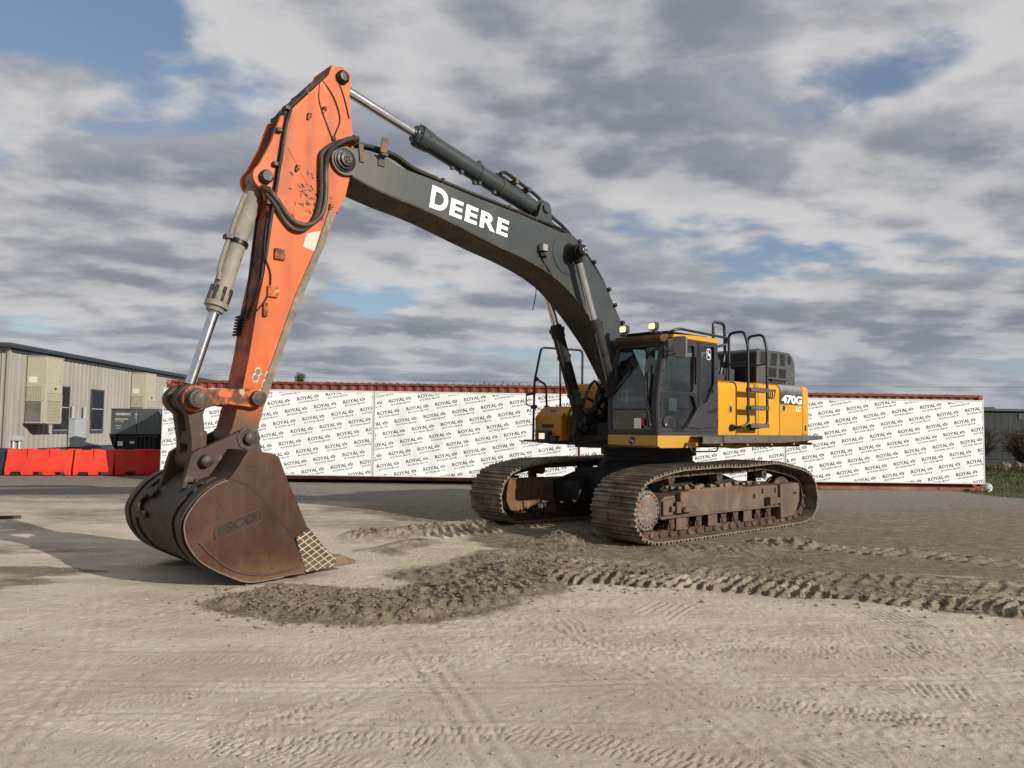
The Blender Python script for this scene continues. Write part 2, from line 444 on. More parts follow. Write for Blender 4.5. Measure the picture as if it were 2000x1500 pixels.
nt.links.new(skc, bg.inputs[0])

# ================================================================== EXCAVATOR (machine frame: x forward, y to its left, z up)
MX, MY, MYAW = 2.5126, 13.945, 3.8694
EX = thing('excavator', 'tracked excavator with yellow body, charcoal boom, orange arm and rusty bucket on the dirt', 'excavator', (MX, MY, 0), MYAW)

def spline(p, sub=4):
    q = []
    for i in range(len(p) - 1):
        a = Vector(p[max(i-1, 0)]); b = Vector(p[i]); c = Vector(p[i+1]); d = Vector(p[min(i+2, len(p)-1)])
        for k in range(sub):
            t = k / sub
            v = 0.5 * ((2*b) + (c-a)*t + (2*a-5*b+4*c-d)*t*t + (3*b-a-3*c+d)*t**3)
            q.append((v.x, v.y))
    return q + [tuple(p[-1])]

# ---------------------------------------------------------------- tracks
GY = 1.449; SW = .836
path = spline([(2.0,.035),(2.22,.05),(2.47,.13),(2.62,.30),(2.66,.5),(2.61,.70),(2.48,.85),(2.30,.955),(1.9,1.035),(1.5,1.085),(1.05,1.095),
               (.37,1.11),(-.1,1.10),(-.85,1.125),(-1.25,1.135),(-1.6,1.09),(-2.15,1.00),(-2.46,.91),(-2.64,.75),(-2.73,.5),(-2.67,.25),
               (-2.48,.09),(-2.2,.04),(-1.2,.03),(0,.03),(1.2,.03),(2.0,.035)], 6)
seg = [0]
for a, b in zip(path, path[1:]): seg.append(seg[-1] + math.hypot(b[0]-a[0], b[1]-a[1]))
PER = seg[-1]; NSH = 50; PITCHS = PER / NSH
def on_path(s):
    s %= PER
    i = max(k for k in range(len(seg)) if seg[k] <= s); i = min(i, len(path) - 2)
    t = (s - seg[i]) / max(1e-6, seg[i+1] - seg[i])
    return path[i][0] + (path[i+1][0]-path[i][0])*t, path[i][1] + (path[i+1][1]-path[i][1])*t
# one shoe: x along the chain, z outward
sh = MB(); L = PITCHS; h = SW / 2
gx = [-.40*L, -.02*L, .36*L]
prof = [(-.5*L, -.004), (.47*L, -.004), (.49*L, .010)]
for g in gx[::-1]:
    prof += [(g + .022, .012), (g + .009, .050), (g - .009, .050), (g - .022, .012)]
prof += [(-.5*L, .012)]
sh.prism(prof, -h, h); sh.m[0] = sh.m[1] = 1
for y in (-.11, .11):
    for x in (-.18*L, .18*L): sh.cyl((x, y, .012), (x, y, .03), .02, n=6)
for y in (-.07, .07): sh.box((.28*L, y-.03, .0145), (.42*L, y+.03, .0155))
def track(side):
    T = MB().build('track', M['shoe_in'], EX)          # replaced by its own mesh below
    o = 1 if side > 0 else -1
    first = None
    ch = MB()
    for k in range(NSH):
        s = (k + .5) * PITCHS
        x0, z0 = on_path(s - .45*PITCHS); x1, z1 = on_path(s + .45*PITCHS)
        a = math.atan2(z1 - z0, x1 - x0)
        t = Vector((math.cos(a), 0, math.sin(a))); n = Vector((math.sin(a), 0, -math.cos(a)))
        c = Vector(((x0+x1)/2, GY*o, (z0+z1)/2)) - n * .012
        jit = random.uniform(-.004, .004)
        Mx = Matrix(((t.x, 0, n.x, c.x), (0, 1, 0, c.y + jit), (t.z, 0, n.z, c.z), (0, 0, 0, 1)))
        if track.proto is None:
            track.proto = sh.build('track_shoe', [M['shoe'], M['shoe_end']], T, bevel=.004, seg=1); ob = track.proto
        else:
            ob = track.proto.copy(); COL.objects.link(ob); ob.parent = T
        ob.matrix_local = Mx
        for y in (-.15, .15):                        # chain links and pins inside the shoes
            ch.cbox((0, y, -.065), (L*.92, .055, .11), 0, Mx)
            ch.cbox((L*.1, y*.62, -.06), (L*.5, .04, .12), 0, Mx)
        ch.cyl(Mx @ Vector((-.45*L, -.17, -.075)), Mx @ Vector((-.45*L, .17, -.075)), .038, n=10)
        ch.lathe(Mx @ Vector((-.45*L, -.21, -.06)), (0,1,0), [(0,.03),(.02,.045),(.40,.045),(.42,.03)], n=10)
    me = bpy.data.meshes.new('track'); me.from_pydata(ch.v, [], ch.f); me.materials.append(M['shoe_in']); me.update()
    T.data = me
    yo = GY * o
    # outer frame
    fr = MB()
    yi, ye = yo - .22, yo + .26 if o > 0 else yo + .22
    fr.prism([(1.86,.36),(1.86,.60),(1.74,.685),(1.2,.70),(1.1,.765),(-.42,.765),(-.5,.735),(-1.58,.735),(-1.58,.36)], yo-.24, yo+.24)
    fr.box((-1.6, yo-.275, .345), (1.88, yo+.275, .375))
    if o > 0:
        fr.prism([(1.55,.40),(1.55,.66),(1.84,.62),(1.84,.40)], yo+.24, yo+.29)
    F = fr.build('track_frame', M['frame'], T, bevel=.018)
    if o > 0:
        y = yo + .24
        b = MB(); b.prism([(1.22,.42),(1.22,.74),(1.48,.74),(1.48,.42)], y, y+.10)
        b.box((1.26, y+.10, .44), (1.44, y+.16, .52)); b.box((1.50, y+.05, .43), (1.60, y+.12, .60)); b.box((1.62, y+.05, .46), (1.70, y+.10, .54))
        b.box((1.10, y, .44), (1.46, y+.15, .50))
        b.build('step_bracket', M['frame'], F, bevel=.012, split=True)
        b = MB(); b.box((-1.50, y, .415), (-1.13, y+.10, .52)); b.box((-1.22, y+.02, .40), (-1.12, y+.12, .54)); b.box((-1.5, y, .60), (-1.46, y+.03, .69)); b.box((-1.06, y, .60), (-1.03, y+.03, .69))
        b.build('step_bracket', M['frame'], F, bevel=.01, split=True)
        MB().cyl((-.78, y-.01, .565), (-.78, y+.004, .565), .048, n=20).build('access_hole', M['deckblack'], F)
        # mud heaped on top of the frame
        md = MB()
        for k in range(70):
            x = random.uniform(-1.0, 1.3); yy = yo + random.uniform(-.15, .2); r = random.uniform(.02, .055)
            md.cbox((x, yy, .765 + r*.4), (r*2, r*1.7, r*1.3), 0, None)
        md.build('packed_mud', M['frame'], F, smooth=80, bevel=.012, split=True)
    # idler yoke cover at the rear
    y = yo + (.26 if o > 0 else .22)
    g = MB(); g.prism([(-1.60,.74),(-2.22,.755),(-2.30,.72),(-2.30,.40),(-2.26,.36),(-2.10,.15),(-1.62,.13)], yo-.28, yo+.285)
    G = g.build('idler_guard', M['frame'], T, bevel=.03)
    if o > 0: MB().box((-2.16, yo+.28, .545), (-2.05, yo+.29, .59)).build('guard_slot', M['deckblack'], G)
    MB().lathe((-1.98, yo-.12, .5), (0,1,0), [(0,.33),(.03,.36),(.07,.36),(.075,.32),(.165,.32),(.17,.36),(.21,.36),(.24,.33)]).build('idler', M['shoe_in'], T)
    # sprocket and final drive at the front
    sp_ = MB(); n = 22
    pr = []
    for k in range(n):
        for d, r in ((-.28, .37), (-.1, .43), (.1, .43), (.28, .37)):
            w_ = 2*math.pi*(k + d)/n; pr.append((2.2 + r*math.cos(w_), .5 + r*math.sin(w_)))
    sp_.prism(pr, yo-.05, yo+.05); sp_.build('sprocket', M['shoe_in'], T)
    fd = MB()
    if o > 0:
        fd.lathe((2.2, yo-.05, .5), (0,1,0), [(0,.36),(.1,.36),(.12,.315),(.30,.30),(.315,.285),(.322,.20),(.326,0)], n=40)
        FD = fd.build('final_drive', M['drive'], T)
        bo = MB()
        for k in range(22):
            w_ = 2*math.pi*k/22
            p = Vector((2.2 + .245*math.cos(w_), yo+.252, .5 + .245*math.sin(w_)))
            bo.cyl(p, p + Vector((0,.027,0)), .014, n=6)
        bo.build('bolt_circle', M['grease'], FD)
        MB().prism([(1.84,.30),(1.84,.66),(2.0,.70),(2.1,.68)] + arc(2.2,.5,.345,110,250,12) + [(2.0,.25)], yo+.02, yo+.18).build('drive_housing', M['deckblack'], T, bevel=.01)
    else:
        yy = yo + .22
        fd.lathe((2.2, yo-.2, .5), (0,1,0), [(0,.33),(.25,.33),(.26,.31)]); fd.build('final_drive', M['deckblack'], T)
        mc = MB(); mc.prism([(2.38,.80),(2.44,.62),(2.44,.42),(2.36,.27),(2.20,.20),(1.98,.24),(1.62,.40),(1.58,.80)], yy-.12, yy+.10)
        MC = mc.build('motor_cover', M['motor'], T, bevel=.015)
        mc = MB(); mc.box((2.02, yy+.10, .24), (2.06, yy+.125, .78)); mc.box((1.58, yy+.10, .79), (2.4, yy+.12, .82)); mc.box((1.58, yy+.10, .42), (1.62, yy+.12, .8))
        mc.build('cover_rib', M['motor'], MC, bevel=.006)
    for k in range(9):
        x = -1.35 + k * .355
        MB().lathe((x, yo-.2, .20), (0,1,0), [(0,.04),(.02,.06),(.03,.085),(.10,.085),(.105,.10),(.13,.10),(.135,.075),(.265,.075),(.27,.10),(.295,.10),(.30,.085),(.37,.085),(.38,.06),(.40,.04)], n=18).build('track_roller', M['shoe_in'], T)
        MB().prism([(x-.085,.35),(x-.075,.27),(x-.04,.22),(x+.04,.22),(x+.075,.27),(x+.085,.35)], yo+.15, yo+.19).prism([(x-.085,.35),(x-.075,.27),(x+.075,.27),(x+.085,.35)], yo-.235, yo-.19).build('roller_mount', M['shoe_in'], T, bevel=.012, split=True)
        MB().lathe((x, yo+.135, .215), (0,1,0), [(0,.06),(.06,.06),(.075,.04),(.08,0)], n=16).build('roller_hub', M['shoe_in'], T)
    for x in (1.30, .45, -.6) if o > 0 else (1.3, .2, -1.2):
        gd = MB(); gd.box((x-.13, yo+.205, .17), (x+.13, yo+.225, .345)); gd.box((x-.15, yo+.20, .155), (x+.15, yo+.24, .185))
        gd.build('track_guide', M['frame'], T, bevel=.006, split=True)
    for x in (1.42, .10, -1.32):
        cr = MB(); cr.lathe((x, yo-.06, .93), (0,1,0), [(0,.06),(.02,.082),(.10,.082),(.12,.07),(.15,.07),(.16,.085),(.185,.085),(.195,.06),(.20,.055),(.202,.035),(.215,.035)], n=22)
        CR = cr.build('carrier_roller', M['shoe_in'], T)
        MB().box((x-.05, yo-.2, .74), (x+.05, yo-.06, .97)).build('roller_bracket', M['deckblack'], CR, bevel=.01)
track.proto = None
track(1); track(-1)

# ---------------------------------------------------------------- lower carriage, slewing ring, revolving frame
cbm = MB()
cbm.box((-.95, -.95, .55), (.95, .95, .98))
for sx in (1, -1):
    for sy in (1, -1):
        cbm.prism([(.35*sx, .98), (1.25*sx, .74), (1.25*sx, .42), (.35*sx, .52)], .55*sy, 1.22*sy)
cbm.cyl((0,0,.97), (0,0,1.14), .95, .82, n=40)
cbm.build('lower_carriage', M['deckblack'], EX, bevel=.02)
MB().lathe((0,0,1.13), (0,0,1), [(0,.80),(.10,.80),(.105,.86),(.24,.86),(.245,.80),(.30,.80)], n=48).build('slewing_ring', M['deckblack'], EX)
rf = MB()
rf.box((-3.15, -1.3, 1.40), (1.30, 1.30, 1.58)); rf.box((-.3, -.62, 1.36), (1.3, .48, 1.52))
rf.prism([(-2.2,1.40),(-3.1,1.44),(-3.3,1.58),(-2.2,1.58)], -1.2, 1.36)
rf.build('revolving_frame', M['deckblack'], EX, bevel=.015)
bk = MB()
for y in (-.40, .34):
    bk.prism([(1.15,1.5),(1.15,1.72),(.62,2.16),(.40,2.24),(.18,2.14),(-.35,1.58)], y, y+.06)
for y in (-.50, .44): bk.prism([(1.1,1.55),(1.28,1.92),(1.42,1.92),(1.5,1.55)], y-.03, y+.06)
bk.build('boom_foot_bracket', M['deckblack'], EX, bevel=.012, split=True)
hz = MB(); random.seed(11)
for k in range(16):                                     # hoses round the boom foot
    y = random.choice((-1, 1)) * random.uniform(.28, .56); x = random.uniform(.6, 1.25)
    hz.tube([(x-.5, y, 2.0), (x-.1, y+random.uniform(-.1,.1), 2.35+random.uniform(-.2,.2)), (x+.2, y*1.05, 1.95), (x+random.uniform(-.1,.2), y*.9, 1.55)], .026, n=7)
for k in range(5):
    hz.tube([(1.3, .30+.05*k, 2.15-.05*k), (1.48, .33+.04*k, 1.85), (1.36, .3+.05*k, 1.58)], .022, n=7)
hz.build('hose_bundle', M['black'], EX)
hv = MB(); hv.box((.7,-.62,1.5),(1.25,-.44,1.95)); hv.box((.6,.36,1.5),(1.1,.46,2.0)); hv.cyl((.9,-.3,1.6),(.9,.2,1.6),.16); hv.box((.95,-.18,1.5),(1.2,.22,1.8))
hv.build('hydraulic_valve', M['deckblack'], EX, bevel=.01)

# ---------------------------------------------------------------- boom
BW = .29
btop = [(6.394,5.224),(5.976,5.217),(5.777,5.178),(5.614,5.140),(4.974,5.088),(4.374,5.022),(3.571,4.952),(3.028,4.886),(2.686,4.836),(2.331,4.750),(1.959,4.510),(1.519,4.090),(1.237,3.690),(.947,3.285),(.55,2.70),(.22,2.20)]
bbot = [(.62,2.03),(.892,2.404),(1.386,3.029),(1.702,3.342),(2.0,3.60),(2.33,3.845),(2.64,4.034),(3.061,4.192),(3.579,4.316),(4.069,4.405),(5.094,4.625),(5.765,4.717),(6.156,4.787),(6.397,4.858)]
tops = spline(btop[:-2], 3) + btop[-2:]
bots = bbot[:1] + spline(bbot[1:], 3)
tip = arc(6.50, 5.03, .195, -110, 108, 14)
foot = arc(.40, 2.02, .235, 140, 350, 10)
prof = tops + foot + bots + tip
nt_, nf_, nb_, np_ = len(tops), len(foot), len(bots), len(tip)
side = [0]*(nt_+nf_) + [1]*(nb_) + [0]*np_
M['boom2'] = mat('charcoal_boom_paint', (.036, .045, .047), .40, var=.18, vscale=1.0, streak=((.085, .078, .066), 5, .35), dirt=((.13, .115, .09), 2.0, .55, .85, .4), chips=((.25, .25, .24), 15, .745, .76), grad=((.12, .075, .042), 0, 5.5, 6.7, .45), bump=.03)
bm_ = MB(); bm_.prism(prof, -BW, BW, 0, side)
BO = bm_.build('boom', [M['boom2'], M['boom_mud']], EX, bevel=.012)
# welded doubler and seam strips on the near plate
st = MB()
st.prism([(3.545,4.955),(3.515,4.955),(3.665,4.335),(3.695,4.335)], BW, BW+.004)
st.prism([(5.56,5.12),(5.52,5.12),(5.60,4.70),(5.64,4.70)], BW, BW+.004)
st.prism(arc(2.46,4.50,.34,0,360,32)[:-1], BW, BW+.012)
st.build('seam_strip', M['boom2'], BO, bevel=.004, split=True)
fl = MB()                                              # thin lips of the bottom plate
lip = bots[2:]
fl.sweep([(x, z-.018) for x, z in lip], lip, -BW-.012, BW+.012)
fl.build('bottom_plate', M['boom_mud'], BO)
# tip mud and pin
pn = MB(); pn.lathe((6.512,BW-.01,5.028),(0,1,0),[(0,.15),(.03,.15),(.035,.125),(.06,.125),(.065,.095),(.095,.09),(.10,.055),(.112,.055)]);
pn.lathe((6.512,-BW+.01,5.028),(0,-1,0),[(0,.19),(.05,.19),(.06,.13),(.11,.12)]); PN = pn.build('boom_tip_pin', M['grease'], BO, split=True)
b = MB()
for k in range(4): b.cyl((6.512+.026*math.cos(.5+k*1.571), BW+.095, 5.028+.026*math.sin(.5+k*1.571)), (6.512+.026*math.cos(.5+k*1.571), BW+.114, 5.028+.026*math.sin(.5+k*1.571)), .015, n=8)
b.build('pin_bolt', M['pin'], PN, split=True)
# boom cylinder pin
pn = MB(); pn.lathe((2.42,BW,4.52),(0,1,0),[(0,.165),(.05,.135),(.08,.12),(.20,.115),(.205,.095),(.31,.09),(.318,.075),(.33,.07)])
pn.lathe((2.42,-BW,4.52),(0,-1,0),[(0,.20),(.06,.165),(.20,.15),(.31,.13)]); PN = pn.build('cylinder_pin', M['grease'], BO, split=True)
b = MB()
for k in range(3):
    a = k*2.09; b.cyl((2.42+.034*math.cos(a),BW+.328,4.52+.034*math.sin(a)),(2.42+.034*math.cos(a),BW+.342,4.52+.034*math.sin(a)),.019,n=8)
b.build('pin_bolt', M['silver'], PN, split=True)
# lettering on the boom
def on_boom(u, v):
    ax, az = 5.203, 4.702; bx, bz = 3.760, 4.533        # ends of the base line
    L_ = math.hypot(bx-ax, bz-az)
    return (ax + (bx-ax)/L_*u - .15*v, BW + .006, az + (bz-az)/L_*u + .985*v)
tx = MB()
put_text(tx, 'D', on_boom, 0, .038, .325, .30, 6)
put_text(tx, 'EERE', lambda u, v: on_boom(u + .345, v), 0, .038, .255, 1.10, 6, 1.16)
tx.build('lettering', M['white'], BO, smooth=0)
# work lamp on the boom
lp = MB(); lp.box((3.0,BW+.02,4.43),(3.12,BW+.10,4.55)); lp.box((3.02,BW,4.36),(3.10,BW+.05,4.44)); lp.box((3.0,BW,4.34),(3.04,BW+.1,4.37))
LP = lp.build('work_lamp', M['black'], BO, bevel=.006)
MB().box((3.118,BW+.028,4.44),(3.124,BW+.092,4.54)).box((3.012,BW+.098,4.44),(3.108,BW+.104,4.54)).build('lens', M['lens'], LP)
MB().tube([(3.05,BW+.06,4.42),(3.0,BW+.10,4.36),(2.99,BW+.09,4.25),(3.05,BW+.03,4.24)], .006, n=6).build('lamp_cable', M['tooth'], LP)
MB().tube([(3.08,BW+.012,4.36),(2.9,BW+.012,4.18),(2.72,BW+.012,3.98),(2.63,BW+.01,3.93)], .008, n=6).build('lamp_cable', M['black'], LP)
# hanging strap under the boom
MB().tube([(2.62,-BW+.02,4.02),(2.61,-BW,3.9),(2.63,-BW-.01,3.75),(2.68,-BW,3.62)], .008, n=6).build('loose_strap', M['black'], BO)
# lift brackets near the tip
b = MB(); b.prism([(6.03,5.08),(5.93,5.08),(5.93,5.22),(6.03,5.22)], BW, BW+.02)
b.prism([(6.03,5.20),(5.93,5.20),(5.93,5.24),(6.03,5.24)], BW-.0, BW+.10); b.prism([(6.06,5.23),(5.96,5.23),(5.93,5.43),(6.03,5.43)], BW+.09, BW+.11)
b.prism([(6.30,5.06),(6.24,5.06),(6.26,5.30),(6.33,5.30)], BW, BW+.022); b.build('hose_bracket', M['boom_tip'], BO, bevel=.004, split=True)
# steel lines and hoses along the top
def top_at(x):
    q = sorted(btop)
    for (a, b) in zip(q, q[1:]):
        if a[0] <= x <= b[0]: return a[1] + (b[1]-a[1])*(x-a[0])/(b[0]-a[0])
    return q[-1][1]
ln = MB()
for y, dz in ((.25,.05), (.17,.05), (-.2,.05)):
    ln.tube([(x, y, top_at(x)+dz) for x in (5.05,4.6,4.1,3.6,3.1)], .024, n=8)
    ln.tube([(6.4,y,5.29),(6.1,y,5.32),(5.75,y,5.30),(5.45,y,5.20),(5.05,y,top_at(5.05)+dz)], .03, n=8)
LN = ln.build('hydraulic_line', M['pipe'], BO, split=True)
ln = MB()
for y in (.22, .12, -.02, -.16):
    ln.tube([(3.05,y,4.95),(2.6,y,4.91),(2.28,y,4.80),(1.96,y,4.60),(1.6,y,4.27),(1.30,y,3.85),(1.02,y,3.45),(.7,y,3.0),(.35,y,2.5)], .026, n=8)
ln.build('hydraulic_hose', M['black'], BO, split=True)
cl_ = MB()
for x, z, a in ((2.2,4.74,-40),(1.84,4.46,-50),(1.46,4.05,-52),(1.30,3.80,-54),(1.10,3.52,-54),(.93,3.28,-54)):
    c_, s_ = math.cos(RAD(a)), math.sin(RAD(a))
    Mx = Matrix(((-c_,0,-s_,x),(0,1,0,0),(s_,0,-c_,z),(0,0,0,1)))
    cl_.cbox((0,.04,0),(.05,.50,.08),0,Mx); cl_.cbox((0,.30,-.005),(.06,.06,.06),0,Mx)
for x in (4.95, 3.7, 3.15): cl_.cbox((x,.1,top_at(x)+.05),(.05,.36,.07))
cl_.build('hose_clamp', M['black'], BO, bevel=.006, split=True)
b = MB()
for y in (-.2, .14): b.prism([(2.70,4.82),(2.74,5.10)] + arc(2.87,5.18,.12,170,0,8) + [(3.10,4.87)], y, y+.06)
b.cyl((2.87,-.24,5.18),(2.87,.24,5.18),.075); b.build('cylinder_bracket', M['boom'], BO, bevel=.008)

# ---------------------------------------------------------------- hydraulic cylinders
def ram(name, p0, p1, t, rb, rr, mb, caps=True, head=1.25, extra=None):
    """barrel from p0 to fraction t, rod on to p1; eyes across y at both ends"""
    p0 = Vector(p0); p1 = Vector(p1); d = p1 - p0; L_ = d.length; d.normalize(); k = L_ * t
    b = MB(); b.lathe(p0 + d*rb*.9, d, [(0,rb*.8),(.03,rb),(k-rb*2.6,rb),(k-rb*2.5,rb*1.12),(k-rb*1.6,rb*1.12),(k-rb*1.55,rb*head),(k-rb*1.0,rb*head),(k-rb*.98,rb*1.02),(k-rb*.5,rb*.92),(k-rb*.45,rr*1.25),(k-rb*.3,rr*1.2)], n=28)
    b.cyl(p0 - Vector((0,rb*.9,0)), p0 + Vector((0,rb*.9,0)), rb*1.15, n=24)
    B_ = b.build(name, mb, EX, bevel=0)
    r = MB(); r.cyl(p0 + d*(k - .02), p1 - d*rr*1.4, rr, n=24); r.build('piston_rod', M['chrome'], B_)
    e = MB(); e.cyl(p1 - Vector((0,rr*1.5,0)), p1 + Vector((0,rr*1.5,0)), rr*1.9, n=24); e.cyl(p1 - d*rr*3.0, p1, rr*1.15, rr*1.4, n=20)
    e.build('rod_eye', M['grease'], B_)
    return B_, p0, d, k
for y in (.44, -.44):
    B_, p0, d, k = ram('boom_cylinder', (1.30, y, 1.75), (2.42, y, 4.52), .60, .105, .062, M['deckblack'], head=1.3)
    c = MB(); c.cyl(p0 + d*(k-.55), p0 + d*(k-.50), .125, n=24); c.cyl(p0 + d*.55, p0 + d*.6, .125, n=24); c.build('band_clamp', M['grease'], B_, split=True)
    t_ = MB(); t_.tube([p0 + d*(k-.2) + Vector((.12,.05,0)), p0 + d*(k-.6) + Vector((.14,.06,0)), p0 + d*.7 + Vector((.14,.05,0)), p0 + d*.3 + Vector((.12,0,0))], .02, n=8); t_.build('oil_line', M['deckblack'], B_, split=True)
B_, p0, d, k = ram('arm_cylinder', (2.87, 0, 5.18), (6.53, 0, 6.12), .643, .135, .068, M['boom'], head=1.22)
c = MB(); c.cyl(p0 + d*.82, p0 + d*.86, .147, n=28); c.build('rust_band', M['boom_mud'], B_)
c = MB(); c.cyl(p0 + d*1.28, p0 + d*1.31, .145, n=28)
up_ = Vector((-d.z, 0, d.x))
c.cbox(p0 + d*1.3 + up_*.17, (.05,.05,.06)); c.cbox(p0 + d*1.3 - up_*.16, (.06,.06,.06)); c.cbox(p0 + d*1.75 - up_*.15, (.05,.05,.05))
for q in (.95, 1.25, 1.6): c.cbox(p0 + d*q - up_*.155 + Vector((0,.04,0)), (.05,.06,.05))
for a in range(6):
    v_ = (Vector((0,1,0))*math.cos(a*1.047) + up_*math.sin(a*1.047))*.135
    c.cyl(p0 + d*(k-.16) + v_, p0 + d*(k+.03) + v_, .022, n=6)
c.build('band_clamp', M['boom'], B_, split=True)
c = MB()
for yy in (.09, -.06):
    c.tube([p0 + d*.95 + up_*.15 + Vector((0,yy,0)), p0 + d*.85 + up_*.22 + Vector((0,yy,0)), p0 + d*.5 + up_*.20 + Vector((0,yy,0)), p0 + d*.1 + up_*.16 + Vector((0,yy,0)), (2.72,yy+.05,5.12), (2.5,yy+.1,4.98), (2.3,yy+.1,4.86)], .027, n=8)
c.build('hydraulic_hose', M['black'], B_, split=True)
c = MB()
for q in (.35, .62): c.cbox(p0 + d*q + up_*.18 + Vector((0,.02,0)), (.06,.22,.07))
c.build('hose_clamp', M['pin'], B_, bevel=.006, split=True)
B_, p0, d, k = ram('bucket_cylinder', (7.50, 0, 4.60), (8.25, 0, 1.95), .60, .105, .058, M['barrel'], head=1.28)
fr_ = Vector((0,0,1)).cross(Vector((0,1,0)));  sd = Vector((d.z, 0, -d.x)) * -1
c = MB(); c.tube([p0 + d*.25 + sd*.11 + Vector((0,.06,0)), p0 + d*.5 + sd*.125 + Vector((0,.06,0)), p0 + d*1.15 + sd*.125 + Vector((0,.06,0)), p0 + d*1.3 + sd*.10 + Vector((0,.08,0)), p0 + d*(k-.3) + sd*.1 + Vector((0,.09,0))], .026, n=8)
c.build('oil_line', M['barrel'], B_, split=True)
c = MB(); c.cyl(p0 + d*.80, p0 + d*.85, .125, n=24); c.cbox(p0 + d*.82 + sd*.14 + Vector((0,.06,0)), (.08,.12,.05))
for a in range(8):
    v_ = (Vector((0,1,0))*math.cos(a*.785) + sd*math.sin(a*.785))*.115
    c.cyl(p0 + d*(k-.25) + v_, p0 + d*(k-.05) + v_, .018, n=6)
c.build('band_clamp', M['grease'], B_, split=True)

# ---------------------------------------------------------------- arm
AW = .24
aL = [(6.70,6.225),(6.74,6.079),(7.201,5.514),(7.25,5.417),(7.325,4.938),(7.386,4.469),(7.449,3.897),(7.484,3.466),(7.561,3.027),(7.632,2.467),(7.697,2.087),(7.765,1.60)]
aR = [(6.415,6.10),(6.44,5.90),(6.40,5.55),(6.36,5.3),(6.38,4.95),(6.455,4.60),(6.62,4.25),(6.735,3.905),(7.02,3.195),(7.275,2.41),(7.43,1.915),(7.50,1.64)]
a_top = arc(6.56,6.10,.15,135,55,1)
nose = arc(7.665,1.53,.17,215,388,8)
prof = aL[:-1] + [(7.81,1.60)] + nose[::-1] + aR[::-1] + arc(6.555,6.10,.14,180,60,6)
# material per edge: front face stained, rear face bare
side = [1]*(len(aL)) + [0]*len(nose) + [2]*(len(aR)-1) + [0]*7
side = side[:len(prof)] + [0]*(len(prof)-len(side))
ab = MB(); ab.prism(prof, -AW, AW, 0, side)
AR = ab.build('arm', [M['orange'], M['orange_front'], M['bare']], EX, bevel=.012)
fl = MB()
lip = [(6.60,4.35),(6.735,3.905),(7.02,3.195),(7.275,2.41),(7.43,1.915)]
fl.sweep(lip, [(x+.085, z+.025) for x, z in lip], -AW-.02, AW+.016)
fl.build('wear_strip', M['bare'], AR, bevel=.008)
# bucket cylinder bracket plates
b = MB()
for y in (-.20, .14): b.prism([(7.20,5.45),(7.335,5.397),(7.445,5.038),(7.575,4.75)] + arc(7.50,4.60,.15,40,-80,8) + [(7.44,4.2),(7.30,4.4)], y, y+.06)
BR = b.build('cylinder_bracket', M['orange'], AR, bevel=.01)
MB().lathe((7.50,.19,4.60),(0,1,0),[(0,.082),(.06,.08),(.065,.066),(.09,.06)]).lathe((7.50,-.19,4.60),(0,-1,0),[(0,.115),(.07,.115),(.10,.085)]).build('cylinder_pin', M['grease'], BR, split=True)
MB().lathe((6.555,AW-.005,6.10),(0,1,0),[(0,.085),(.05,.085),(.06,.07),(.085,.062),(.09,.03)]).lathe((6.555,-AW,6.10),(0,-1,0),[(0,.10),(.09,.075)]).build('cylinder_pin', M['grease'], AR, split=True)
# stiffener lines on the near face
b = MB()
for (x0,z0),(x1,z1),wd in (((7.22,5.40),(6.74,6.02),.02),((7.20,5.40),(7.33,4.60),.02),((7.24,5.02),(6.84,4.45),.014)):
    d_ = Vector((x1-x0, z1-z0)).normalized(); n_ = Vector((-d_.y, d_.x))*wd
    b.prism([(x0,z0),(x1,z1),(x1+n_.x,z1+n_.y),(x0+n_.x,z0+n_.y)], AW, AW+.006)
b.build('seam_strip', M['orange'], AR, split=True)
b = MB()
for x, z in ((6.99,5.48),(6.79,5.62),(7.12,4.80),(6.66,4.42)):
    b.cbox((x,AW+.02,z),(.045,.04,.05)); b.cbox((x+.015,AW+.016,z-.035),(.03,.03,.04))
b.build('mounting_stud', M['orange_worn'], AR, bevel=.004, split=True)
b = MB()
for x, z, sx, sz in ((7.315,3.70,.13,.13),(7.385,3.245,.13,.13),(7.47,3.02,.05,.16)):
    b.cbox((x,AW+.02,z),(sx,.04,sz))
BL = b.build('mounting_block', M['orange_worn'], AR, bevel=.006, split=True)
b = MB()
for x, z, sx, sz in ((7.315,3.70,.04,.04),(7.385,3.245,.04,.04),(7.47,3.02,.0,.05)):
    for i in (-1,1):
        for j in (-1,1): b.cyl((x+sx*i,AW+.038,z+sz*j),(x+sx*i,AW+.0415,z+sz*j),.011,n=8)
b.build('bolt_hole', M['blackdecal'], BL, split=True)
MB().prism([(6.972,4.018),(6.79,4.08),(6.865,3.812),(7.018,3.844)], AW, AW+.004).build('data_sticker', M['cream'], AR)
b = MB()
for k, (x, z) in enumerate(((7.523,2.291),(7.551,2.218),(7.404,2.25),(7.438,2.152))):
    b.prism([(x+.047*math.cos(t*.5236)*.8*(1+.15*math.sin(t*2+k)), z+.055*math.sin(t*.5236)*(1+.12*math.cos(t*3+k))) for t in range(12)], AW, AW+.004)
b.build('paint_patch', M['cream'], AR, split=True)
b = MB()
for x, z in ((7.523,2.291),(7.551,2.218),(7.404,2.25),(7.438,2.152)):
    b.prism([(x+.030*math.cos(t*.5236), z+.036*math.sin(t*.5236)) for t in range(12)], AW, AW+.007)
b.build('cut_mark', M['bare'], AR, split=True)
